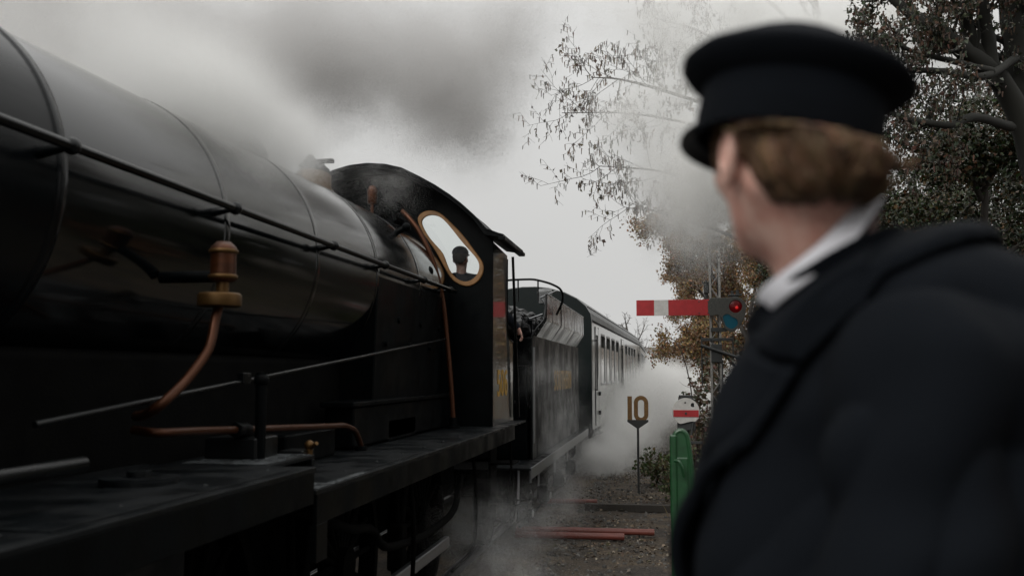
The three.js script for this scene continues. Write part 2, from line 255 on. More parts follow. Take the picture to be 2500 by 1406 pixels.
// ---------------------------------------------------------------- locomotive
const CX = -3.25, BY = 3.04;
{
  const L = thing('steam_locomotive', 'large glossy black steam locomotive with copper pipes, numbered 506 on its cab', 'locomotive', [CX, 0, -5.5]);
  const sides = [1, -1], mx = (x, s) => s > 0 ? x : 2 * CX - x;    // x on the platform side, mirrored for the far side
  // smokebox, boiler, firebox
  const sb = part('smokebox', [alongZ([[0.001, 0.86], [0.7, 0.88], [0.80, 0.93], [0.814, 0.98], [0.814, 3.46], [0.822, 3.47], [0.822, 3.52], [0.80, 3.53]], CX, BY),
    extr(shape([[-0.74, 1.75], [0.74, 1.75], [0.77, 2.2], [0.80, 3.0], [-0.80, 3.0], [-0.77, 2.2]]), 1.1).translate(CX, 0, -3.05)], M.smokebox, L);
  part('smokebox_door', alongZ([[0.001, 0.62], [0.3, 0.66], [0.55, 0.76], [0.62, 0.86]], CX, BY), M.smokebox, sb);
  part('chimney', lathe([[0.34, -0.12], [0.27, 0.06], [0.25, 0.3], [0.29, 0.44], [0.33, 0.46], [0.33, 0.52], [0.27, 0.54], [0.22, 0.4], [0.22, 0]], 40).translate(CX, BY + 0.8, -1.9), M.smokebox, sb);
  const bo = part('boiler', alongZ([[0.70, 3.5], [0.806, 3.54], [0.868, 7.6], [0.868, 10.33]], CX, BY, 128), M.boiler, L);
  for (const d of [4.95, 6.3, 7.62, 9.0]) { const r = 0.806 + 0.062 * Math.min(1, (d - 3.54) / 4.06) + 0.001; part('boiler_band', alongZ([[r - 0.004, d - 0.032], [r + 0.003, d - 0.028], [r + 0.003, d + 0.028], [r - 0.004, d + 0.032]], CX, BY, 96), M.boiler, bo); }
  part('firebox', extr(shape([[-0.82, 1.7], [0.82, 1.7], [0.84, 2.3], [0.862, 3.04], [-0.862, 3.04], [-0.84, 2.3]]), 2.7, 0.01).translate(CX, 0, -10.33), M.black, L);
  for (const s of sides) for (let k = 0; k < 6; k++) part('washout_plug', rod([mx(-2.42, s), 2.5 + (k % 2) * 0.22, -7.9 - k * 0.38], [mx(-2.37, s), 2.5 + (k % 2) * 0.22, -7.9 - k * 0.38], 0.03, 10), M.black, L);
  part('dome', lathe([[0.42, -0.2], [0.38, 0.02], [0.34, 0.10], [0.26, 0.16], [0.14, 0.20], [0.001, 0.21]], 48).translate(CX, BY + 0.8, -6.4), M.boiler, L);
  const sv = part('safety_valve', [lathe([[0.19, -0.12], [0.17, 0.02], [0.15, 0.04], [0.15, 0.16], [0.12, 0.18], [0.001, 0.18]], 28).scale(1, 1, 1.5).translate(-3.24, 3.93, -8.35)], M.brass, L);
  for (const dz of [-0.12, 0.1]) part('valve_cap', lathe([[0.07, 0], [0.10, 0.02], [0.105, 0.06], [0.06, 0.10], [0.03, 0.15], [0.001, 0.16]], 18).translate(-3.24, 4.10, -8.35 + dz), M.black, sv);
  part('valve_lever', box(-3.30, -3.06, 4.20, 4.235, -8.40, -8.34), M.black, sv);
  part('whistle', [rod([-3.12, 3.86, -9.75], [-3.12, 4.08, -9.75], 0.018), lathe([[0.001, 0], [0.05, 0.01], [0.055, 0.16], [0.03, 0.2], [0.001, 0.21]], 16).translate(-3.12, 4.05, -9.75)], M.copper, L);
  part('inside_motion', [box(CX - 0.55, CX + 0.55, 1.2, 2.36, -3.0, -8.0, 0.05), box(CX - 0.5, CX + 0.5, 0.9, 1.7, 0.1, -11.8, 0.03)], M.under, L);
  // hand rails
  for (const s of sides) {
    const hr = part('hand_rail', [rod([mx(-2.3, s), 3.135, -1.3], [mx(-2.3, s), 3.135, -10.2], 0.021, 16)], M.gloss, L);
    for (const d of [1.9, 3.35, 4.79, 6.33, 7.56, 8.83, 9.95]) part('stanchion', [ball(mx(-2.3, s), 3.135, -d, 0.036), rod([mx(-2.3, s), 3.135, -d], [mx(-2.48, s), 3.11, -d], 0.014, 10, 0.03)], M.gloss, hr);
  }
  // running plates
  for (const s of sides) {
    const X = x => mx(x, s), b = (x0, x1, ...r) => box(X(x0), X(x1), ...r);
    const rp = part('running_plate', [b(-2.72, -1.75, 1.757, 1.781, 0.1, -4.62), b(-2.6, -2.02, 1.757, 1.781, -4.62, -5.3), b(-2.6, -2.02, 1.672, 1.757, -5.26, -5.3), b(-2.72, -1.75, 1.641, 1.665, -4.62, -11.75)], M.plate, L);
    part('valance', [b(-1.775, -1.752, 1.60, 1.757, 0.1, -4.6), b(-1.775, -1.752, 1.49, 1.641, -4.64, -10.9), b(-1.79, -1.752, 1.30, 1.49, -4.64, -4.8)], M.black, rp);
    for (const z of [-5.7, -7.9]) part('splasher_box', b(-2.72, -2.36, 1.665, 1.86, z, z - 0.9, 0.02), M.black, rp);
    part('painted_sheen_edge', [b(-1.97, -1.757, 1.666, 1.6695, -4.66, -5.5, 0.001)], M.paintedSheen, rp); part('painted_sheen_edge', b(-2.5, -2.04, 1.782, 1.785, -4.66, -5.28, 0.001), M.paintedSheen, rp);  // pale strips paint in the wet, lit sheen along the plate edges
    part('tread_strip', [b(-2.25, -1.80, 1.781, 1.787, -2.6, -4.4), b(-2.2, -1.80, 1.665, 1.671, -4.9, -6.9)], M.plate, rp);
    for (let k = 0; k < 10; k++) part('rivet', ball(X(-1.9), 1.667 + (k < 4 ? 0.116 : 0), -2.5 - k * 0.62 - (k > 3 ? 0.5 : 0), 0.014, 0.01, 0.014, 8), M.plate, rp);
    part('steam_pipe_casing', [rod([X(-2.34), 2.5, -2.5], [X(-2.12), 1.78, -2.5], 0.17, 24, 0.19)], M.smokebox, L);
    part('drain_pipe', rod([X(-2.1), 1.92, -1.2], [X(-2.1), 1.92, -3.2], 0.028), M.gloss, L);
    part('sand_box', [b(-2.55, -2.05, 1.35, 1.62, -3.3, -3.9, 0.04), rod([X(-2.2), 1.77, -3.75], [X(-2.2), 1.815, -3.75], 0.16, 28), rod([X(-2.2), 1.81, -3.75], [X(-2.2), 1.84, -3.75], 0.05, 12)], M.plate, L);
    part('frame', b(-2.72, -2.69, 0.75, 1.66, 0.1, -11.9), M.under, L);
    part('cylinder', [rod([X(-2.05), 0.98, -1.3], [X(-2.05), 0.98, -2.7], 0.36, 32), rod([X(-2.12), 1.45, -1.4], [X(-2.12), 1.45, -2.6], 0.17, 24)], M.black, L);
    part('slide_bar', [b(-2.12, -1.98, 1.18, 1.23, -2.75, -4.4), b(-2.12, -1.98, 0.78, 0.83, -2.75, -4.4), b(-2.15, -1.95, 0.86, 1.14, -3.5, -3.8)], M.steel, L);
    part('connecting_rod', rod([X(-2.02), 0.95, -3.7], [X(-2.02), 0.62, -6.9], 0.045, 8), M.steel, L);
    part('coupling_rod', [b(-2.2, -2.14, 0.55, 0.66, -4.6, -9.3, 0.02)], M.steel, L);
    for (const [d, r] of [[1.1, 0.5], [3.0, 0.5], [4.6, 0.82], [6.95, 0.82], [9.3, 0.82]]) {
      const wx = X(-2.46), tw = part('wheel', alongZ([[r - 0.09, d - 0.0], [r - 0.02, d], [r, d + 0.02], [r, d + 0.12], [r - 0.02, d + 0.14], [r - 0.09, d + 0.14], [r - 0.09, d]], 0, 0, 48).translate(0, 0, d + 0.07).rotateY(Math.PI / 2).translate(wx, r, -d), M.under, L);
      part('wheel_hub', rod([wx - 0.1, r, -d], [wx + 0.1, r, -d], 0.14, 20), M.under, tw);
      const ns = r > 0.6 ? 18 : 10; for (let k = 0; k < ns; k++) { const a = k / ns * Math.PI * 2; part('spoke', rod([wx, r + 0.12 * Math.sin(a), -d + 0.12 * Math.cos(a)], [wx, r + (r - 0.08) * Math.sin(a), -d + (r - 0.08) * Math.cos(a)], 0.032, 6, 0.022), M.under, tw); }
    }
    for (const z of [-5.75, -8.1]) part('brake_hanger', [rod([X(-2.35), 1.5, z], [X(-2.35), 0.4, z - 0.1], 0.03, 8), b(-2.42, -2.28, 0.55, 0.95, z - 0.16, z + 0.02, 0.03)], M.under, L);
    part('cab_steps', [b(-2.1, -1.80, 1.18, 1.2, -11.1, -11.5), b(-2.1, -1.80, 0.72, 0.74, -11.1, -11.5), b(-2.1, -2.07, 0.7, 1.64, -11.1, -11.5), rod([X(-1.82), 0.72, -11.12], [X(-1.82), 1.6, -11.0], 0.014, 8)], M.under, L);
    part('injector_pipe', pipe([[X(-2.3), 1.6, -5.0], [X(-1.98), 1.42, -5.3], [X(-1.94), 1.30, -5.7], [X(-1.96), 1.22, -6.2], [X(-1.95), 1.05, -6.5], [X(-1.96), 0.95, -7.6], [X(-1.95), 1.0, -8.6], [X(-2.1), 1.2, -9.6]], 0.03), M.under, L);
    part('sand_pipe', [pipe([[X(-1.92), 1.5, -7.0], [X(-1.9), 1.1, -7.05], [X(-2.0), 0.5, -7.3], [X(-2.3), 0.15, -7.5]], 0.018), pipe([[X(-1.92), 1.5, -9.3], [X(-1.9), 1.2, -9.35], [X(-2.0), 0.5, -9.8], [X(-2.3), 0.15, -10.1]], 0.018)], M.under, L);
    // rods, pipes and fittings on the side of the boiler
    part('reversing_rod', [rod([X(-2.3), 2.06, -3.2], [X(-2.3), 2.6, -9.75], 0.013, 10), box(X(-2.3) - 0.02, X(-2.3) + 0.02, 2.19, 2.25, -4.9, -5.0)], M.gloss, L);
    part('ash_pan', [b(-2.6, -2.36, 1.68, 1.99, -7.0, -10.3, 0.02), b(-2.6, -2.33, 1.99, 2.03, -6.9, -10.3, 0.01)], M.black, L);
    part('bracket', [rod([X(-2.2), 1.67, -4.95], [X(-2.2), 2.25, -4.95], 0.03, 12), ball(X(-2.2), 1.72, -4.95, 0.055), ball(X(-2.2), 2.21, -4.95, 0.042)], M.black, L);
    part('oil_box', [b(-2.25, -2.1, 1.67, 1.80, -5.32, -5.5, 0.01), b(-2.5, -2.2, 1.781, 1.90, -4.9, -5.2, 0.015)], M.gloss, L);
    const hp = part('feed_pipe', pipe([[X(-2.5), 1.98, -4.2], [X(-2.32), 1.975, -4.1], [X(-2.3), 1.965, -4.4], [X(-2.3), 1.93, -5.2], [X(-2.3), 1.885, -6.3], [X(-2.3), 1.872, -6.6], [X(-2.3), 1.82, -6.85], [X(-2.3), 1.70, -6.99], [X(-2.3), 1.65, -7.0]], 0.021, 60), M.copper, L);
    part('union_nut', rod([X(-2.3), 1.945, -4.85], [X(-2.3), 1.935, -5.0], 0.042, 6), M.black, hp); part('union_nut', rod([X(-2.3), 1.66, -7.0], [X(-2.3), 1.70, -7.0], 0.045, 6), M.black, hp);
    part('drain_cock', [rod([X(-2.1), 1.66, -5.42], [X(-2.1), 1.82, -5.42], 0.022, 8), ball(X(-2.1), 1.825, -5.42, 0.03), rod([X(-2.1), 1.80, -5.42], [X(-2.04), 1.84, -5.38], 0.012, 8)], M.brass, L);
  }
  // clack valve with its copper feed pipe, seen on the platform side
  const cv = part('clack_valve', [lathe([[0.001, 0.19], [0.035, 0.19], [0.06, 0.165], [0.066, 0.15], [0.062, 0.145], [0.062, 0.01], [0.066, 0], [0.03, -0.01]], 24).translate(-2.15, 2.70, -4.36)], M.copper, L);
  for (const y of [2.83, 2.705]) part('clamp_ring', lathe([[0.06, 0], [0.071, 0.005], [0.071, 0.02], [0.06, 0.025]], 24).translate(-2.15, y, -4.36), M.brass, cv);
  part('valve_neck', rod([-2.15, 2.62, -4.36], [-2.15, 2.70, -4.36], 0.032), M.brass, cv);
  part('flange', [lathe([[0.001, 0.03], [0.095, 0.03], [0.105, 0.02], [0.105, -0.03], [0.095, -0.036], [0.001, -0.036]], 28).translate(-2.15, 2.605, -4.33)], M.brass, cv);
  part('support_bracket', [rod([-2.48, 2.72, -4.36], [-2.19, 2.72, -4.36], 0.03, 10)], M.black, cv);
  part('copper_feed_pipe', pipe([[-2.15, 2.58, -4.33], [-2.15, 2.50, -4.29], [-2.15, 2.36, -4.23], [-2.19, 2.22, -4.11], [-2.24, 2.11, -3.98], [-2.36, 2.06, -4.05], [-2.55, 2.04, -4.3]], 0.023, 50, 16), M.copper, L);
  // ejector pipe by the cab
  part('ejector_pipe', pipe([[-2.86, 4.02, -9.95], [-2.76, 3.93, -9.9], [-2.64, 3.78, -9.88], [-2.52, 3.55, -9.88], [-2.45, 3.34, -9.9], [-2.385, 3.08, -9.92], [-2.35, 2.80, -9.94], [-2.32, 2.48, -9.95], [-2.285, 2.1, -9.95], [-2.26, 1.75, -9.95]], 0.027, 80, 14), M.copper, L);
  part('pipe_foot', [rod([-2.26, 1.665, -9.95], [-2.26, 1.78, -9.95], 0.045, 6), rod([-2.26, 1.665, -9.95], [-2.26, 1.69, -9.95], 0.075, 16)], M.black, L);
  part('steam_valve', [rod([-3.12, 3.98, -10.0], [-2.84, 4.04, -9.95], 0.05, 14), ball(-3.10, 3.99, -10.0, 0.10), ball(-2.90, 4.03, -9.96, 0.075), rod([-2.92, 3.9, -9.96], [-2.92, 4.12, -9.96], 0.03, 10), rod([-3.1, 3.9, -10], [-3.1, 4.12, -10], 0.035, 10), rod([-2.95, 3.93, -10.0], [-2.95, 3.93, -10.34], 0.04, 10), pipe([[-3.05, 3.93, -9.95], [-2.85, 3.80, -9.9], [-2.62, 3.63, -9.95], [-2.5, 3.4, -10.05], [-2.44, 3.2, -10.2]], 0.012, 30, 8)], M.black, L);
  part('boiler_valve', [rod([-2.62, 3.60, -8.9], [-2.50, 3.66, -8.9], 0.03, 10), ball(-2.50, 3.66, -8.9, 0.045)], M.black, L); part('boiler_valve', ball(-2.46, 3.3, -9.6, 0.06), M.black, L);
  // cab
  const arch = [[0, 4.495], [0.2, 4.478], [0.392, 4.43], [0.60, 4.325], [0.773, 4.226], [0.93, 4.12], [1.055, 4.023], [1.2, 3.89], [1.334, 3.74]];
  const both = [...arch.slice(1).reverse().map(([x, y]) => [-x, y]), ...arch];
  const win = smoothPts([[-2.745, 3.965], [-2.705, 4.02], [-2.618, 4.042], [-2.515, 4.012], [-2.347, 3.85], [-2.165, 3.63], [-2.048, 3.468], [-2.04, 3.385], [-2.09, 3.286], [-2.192, 3.235], [-2.297, 3.262], [-2.385, 3.34], [-2.515, 3.588], [-2.682, 3.809]]).map(([x, y]) => [x - CX, y]);
  const cab = part('cab_front', (() => { const s = shape([[1.34, 1.666], [1.34, 3.72], ...both.slice().reverse(), [-1.34, 3.72], [-1.34, 1.666]]); s.holes.push(holeOf(win), holeOf(win.map(([x, y]) => [-x, y]))); return extr(s, 0.024, 0.002); })().translate(CX, 0, -10.372), M.black, L);
  for (const s of sides) {
    const w = win.map(([x, y]) => [s * x, y]), c = w.reduce((a, p) => [a[0] + p[0] / w.length, a[1] + p[1] / w.length], [0, 0]), off = (k) => w.map(([x, y]) => { const l = Math.hypot(x - c[0], y - c[1]); return [x + (x - c[0]) / l * k, y + (y - c[1]) / l * k]; });
    const sp = part('cab_window', (() => { const o = shape(off(0.022)); o.holes.push(holeOf(off(-0.026))); return extr(o, 0.03, 0.008); })().translate(CX, 0, -10.36), M.wood, L);
    part('pane', new THREE.ShapeGeometry(shape(off(-0.01))).translate(CX, 0, -10.352), M.pane, sp);
    // side sheet, cut out behind the driver's elbow
    const side = shape([[10.376, 1.667], [11.76, 1.667], [11.76, 2.55], [11.72, 2.62], [11.5, 2.64], [11.36, 2.70], [11.31, 2.84], [11.31, 3.66], [10.376, 3.70]]);
    const sh = part('cab_side', s > 0 ? extrX(side, -1.934, -1.91, 0.002) : extrX(side, mx(-1.91, -1), mx(-1.934, -1), 0.002), M.cabPaint, L);
    part('beading', s > 0 ? [pipe([[-1.915, 3.62, -11.32], [-1.915, 2.86, -11.32], [-1.915, 2.72, -11.37], [-1.915, 2.655, -11.5], [-1.915, 2.63, -11.7], [-1.915, 2.56, -11.77], [-1.915, 1.7, -11.77]], 0.014, 40, 8)] : rod([mx(-1.915, -1), 1.7, -11.77], [mx(-1.915, -1), 2.6, -11.77], 0.014), M.black, sh);
    part('grab_rail', rod([mx(-1.86, s), 1.7, -11.86], [mx(-1.86, s), 3.66, -11.42], 0.017), M.gloss, L);
    part('gutter', [box(mx(-1.78, s), mx(-1.70, s), 3.655, 3.70, -9.93, -11.38, 0.012)], M.black, L);
  }
  // raised numerals
  const num = new TextGeometry('506', { font, size: 0.30, depth: 0.003, curveSegments: 6 }); num.scale(1.02, 1, 1).rotateY(Math.PI / 2).translate(-1.909, 1.985, -10.62);
  part('number', num, M.gold, L, { label: 'yellow cab numerals 506' });
  const roofOut = [[1.50, 3.68], [1.50, 3.715], ...both.map(([x, y]) => [x * 1.01, y + 0.03]).reverse(), [-1.50, 3.715], [-1.50, 3.68]], roofIn = [...both.map(([x, y]) => [x * 0.985, y - 0.002])];
  part('cab_roof', extr(shape([[1.52, 3.69], [1.52, 3.725], [1.34, 3.775], ...both.slice().reverse().slice(1, -1).map(([x, y]) => [x, y + 0.036]), [-1.34, 3.775], [-1.52, 3.725], [-1.52, 3.69], [-1.32, 3.725], ...both.slice(1, -1).map(([x, y]) => [x, y + 0.006]), [1.32, 3.725]]), 1.42, 0.004).translate(CX, 0, -11.38), M.black, L);
  part('cab_roof_rib', [extr(shape([[1.5, 3.73], [1.34, 3.79], ...both.slice().reverse().slice(1, -1).map(([x, y]) => [x, y + 0.055]), [-1.34, 3.79], [-1.5, 3.73], [-1.34, 3.77], ...both.slice(1, -1).map(([x, y]) => [x, y + 0.034]), [1.34, 3.77]]), 0.05, 0.003).translate(CX, 0, -10.0)], M.black, L);
  part('cab_floor', box(CX - 1.32, CX + 1.32, 1.86, 1.9, -10.38, -12.1), M.under, L);
  part('backhead', [box(CX - 0.7, CX + 0.7, 1.9, 3.3, -10.38, -10.6, 0.05), ball(CX, 3.2, -10.6, 0.12), rod([CX - 0.5, 2.9, -10.65], [CX + 0.5, 2.9, -10.65], 0.03)], M.under, L);
  part('buffer_beam', [box(CX - 1.3, CX + 1.3, 0.85, 1.35, 0.1, 0.16, 0.01), rod([CX - 0.86, 1.1, 0.16], [CX - 0.86, 1.1, 0.55], 0.09), rod([CX + 0.86, 1.1, 0.16], [CX + 0.86, 1.1, 0.55], 0.09), lathe([[0.001, 0], [0.2, 0], [0.2, 0.03], [0.001, 0.05]], 24).rotateX(Math.PI / 2).translate(CX - 0.86, 1.1, 0.55), lathe([[0.001, 0], [0.2, 0], [0.2, 0.03], [0.001, 0.05]], 24).rotateX(Math.PI / 2).translate(CX + 0.86, 1.1, 0.55)], M.black, L);
}

// ---------------------------------------------------------------- tender
{
  const TX = -3.22, T = thing('tender', 'black coal tender with flared top lettered in yellow, coupled behind the locomotive cab', 'tender', [TX, 0, -16]);
  const mx = (x, s) => s > 0 ? x : 2 * TX - x;
  for (const s of [1, -1]) {
    const X = x => mx(x, s);
    const sec = [[-1.875, 1.07], [-1.85, 1.07], [-1.85, 2.72], [-1.845, 2.76], [-1.70, 2.98], [-1.69, 3.01], [-1.69, 3.36], [-1.715, 3.36], [-1.715, 3.02], [-1.725, 2.99], [-1.865, 2.775], [-1.875, 2.73]].map(([x, y]) => [X(x), y]);
    const body = part('side_panel', extr(shape(sec.slice(0, 4).concat([[X(-1.873), 2.765]])), 6.75, 0.001).translate(0, 0, -19.8), M.tenderSide, T);
    part('flared_top', extr(shape([sec[3], sec[4], sec[5], sec[6], sec[7], sec[8], sec[9], sec[10]]), 5.9, 0.001).translate(0, 0, -19.3), M.flare, T);
    part('flare_end', [pipe([[X(-1.86), 2.74, -13.06], [X(-1.8), 2.86, -13.1], [X(-1.71), 2.99, -13.2], [X(-1.70), 3.2, -13.35], [X(-1.70), 3.36, -13.42]], 0.014, 30, 8)], M.gloss, T);
    part('top_beading', [rod([X(-1.70), 3.365, -13.4], [X(-1.70), 3.365, -19.3], 0.018, 10)], M.steel, T);
    part('flare_joint', [rod([X(-1.85), 2.76, -15.2], [X(-1.693), 2.99, -15.2], 0.008, 6), rod([X(-1.688), 3.0, -15.2], [X(-1.688), 3.36, -15.2], 0.008, 6), rod([X(-1.85), 2.76, -17.4], [X(-1.693), 2.99, -17.4], 0.008, 6)], M.gloss, body);
    part('front_grab_rail', rod([X(-1.82), 1.3, -12.98], [X(-1.82), 2.6, -12.98], 0.016), M.steel, T);
    part('footplate', box(X(-2.2), X(-1.70), 1.035, 1.065, -11.9, -20.4), M.plate, T);
    part('footplate_edge', box(X(-1.72), X(-1.698), 0.93, 1.072, -11.9, -20.4, 0.008), M.steel, T);
    part('frame', box(X(-1.98), X(-1.95), 0.55, 1.03, -12.0, -20.2), M.under, T);
    for (const z of [-12.5, -14.4, -16.4, -18.4]) {
      const ax = part('axle_box', [box(X(-1.96), X(-1.80), 0.32, 0.58, z - 0.15, z + 0.15, 0.025), box(X(-1.82), X(-1.775), 0.36, 0.50, z - 0.1, z + 0.1, 0.02)], M.gloss, T);
      part('axle_cap', [ball(X(-1.775), 0.43, z, 0.02, 0.05, 0.05, 12)], M.steel, ax);
      part('leaf_spring', [0, 1, 2, 3, 4].map(k => box(X(-1.93), X(-1.83), 0.64 + k * 0.025, 0.66 + k * 0.025, z - 0.2 - k * 0.08, z + 0.2 + k * 0.08, 0.004)), M.under, ax);
      part('spring_hanger', [rod([X(-1.88), 0.62, z - 0.55], [X(-1.88), 1.03, z - 0.5], 0.016, 8), rod([X(-1.88), 0.62, z + 0.55], [X(-1.88), 1.03, z + 0.5], 0.016, 8)], M.steel, ax);
      const tw = part('wheel', alongZ([[0.42, 0], [0.49, 0], [0.5, 0.02], [0.5, 0.13], [0.42, 0.14], [0.42, 0]], 0, 0, 40).translate(0, 0, 0.07).rotateY(Math.PI / 2).translate(X(-2.42), 0.5, z), M.under, T);
      part('wheel_disc', rod([X(-2.46), 0.5, z], [X(-2.40), 0.5, z], 0.43, 32), M.under, tw);
    }
    part('brake_rod', rod([X(-1.9), 0.3, -12.2], [X(-1.9), 0.3, -19], 0.02, 8), M.under, T);
  }
  part('tank', [box(TX - 1.34, TX + 1.34, 1.07, 2.75, -13.3, -19.78, 0.03), box(TX - 1.34, TX + 1.34, 2.75, 3.05, -17.8, -19.75, 0.03), box(TX - 1.3, TX + 1.3, 1.07, 2.35, -13.02, -13.32, 0.02)], M.black, T);
  part('rear_panel', box(TX - 1.36, TX + 1.36, 1.07, 3.0, -19.79, -19.82, 0.004), M.black, T);
  part('coal_bulkhead', box(TX - 1.30, TX + 1.30, 2.35, 3.0, -13.5, -13.54, 0.006), M.black, T);
  part('underframe', box(TX - 1.2, TX + 1.2, 0.7, 1.03, -12.0, -20.2), M.under, T);
  part('hoop_rail', [pipe([[-2.6, 3.60, -14.0], [-2.3, 3.63, -14.0], [-2.0, 3.635, -14.0], [-1.86, 3.61, -14.0], [-1.72, 3.57, -14.05], [-1.60, 3.51, -14.1], [-1.56, 3.44, -14.2], [-1.57, 3.30, -14.25], [-1.66, 3.12, -14.3]], 0.017, 60, 10), rod([-1.9, 3.3, -14.0], [-1.9, 3.62, -14.0], 0.012, 8), rod([-2.2, 3.3, -14], [-2.2, 3.63, -14], 0.012, 8)], M.gloss, T);
  part('water_filler', lathe([[0.001, 0.24], [0.1, 0.23], [0.13, 0.18], [0.12, 0.16], [0.1, 0]], 20).translate(-1.95, 3.36, -15.2), M.roof, T);
  const word = new TextGeometry('SOUTHERN', { font, size: 0.33, depth: 0.003, curveSegments: 5 }); word.computeBoundingBox(); word.scale(2.75 / word.boundingBox.max.x, 1, 1).rotateY(Math.PI / 2).translate(-1.848, 1.96, -15.55);
  part('lettering', word, M.gold, T, { label: 'yellow lettering SOUTHERN' });
  // fire irons and coal rest on it
  const FI = thing('fire_irons', 'long grey steel fire irons lying across the coal at the tender front', 'fire irons', [-1.9, 2.9, -13.7]);
  part('rake', [rod([-2.2, 2.95, -13.66], [-1.78, 3.09, -13.62], 0.014, 8), rod([-1.84, 3.34, -13.8], [-1.58, 3.44, -13.75], 0.014, 8), rod([-1.82, 3.33, -13.8], [-1.77, 3.25, -13.8], 0.012, 8)], M.steel, FI);
  const rg = rand(5), lump = []; for (let k = 0; k < 3; k++) { const g = new THREE.IcosahedronGeometry(0.09, 1), p = g.attributes.position; for (let i = 0; i < p.count; i++) { const h = 0.7 + 0.6 * hash3(Math.round(p.getX(i) * 900), Math.round(p.getY(i) * 900) + k * 91, Math.round(p.getZ(i) * 900)); p.setXYZ(i, p.getX(i) * h, p.getY(i) * h * 0.8, p.getZ(i) * h); } g.computeVertexNormals(); lump.push(g); }
  const C = thing('coal_heap', 'heap of broken black coal in the tender', 'coal', [TX, 2.75, -14.8]); C.userData.kind = 'stuff';
  const im = new THREE.InstancedMesh(lump[0], M.coal, 900), o = new THREE.Object3D();
  for (let i = 0; i < 900; i++) { const x = (rg() - 0.5) * 2.5, z = (rg() - 0.5) * 4.2 + -0.6; o.position.set(x, 0.06 + rg() * (0.52 - 0.25 * Math.abs(x) / 1.25), z + 0.2); o.rotation.set(rg() * 6, rg() * 6, rg() * 6); o.scale.setScalar(0.6 + rg()); o.updateMatrix(); im.setMatrixAt(i, o.matrix); }
  im.name = 'coal_lumps'; im.userData.kind = 'stuff'; C.add(im);
}

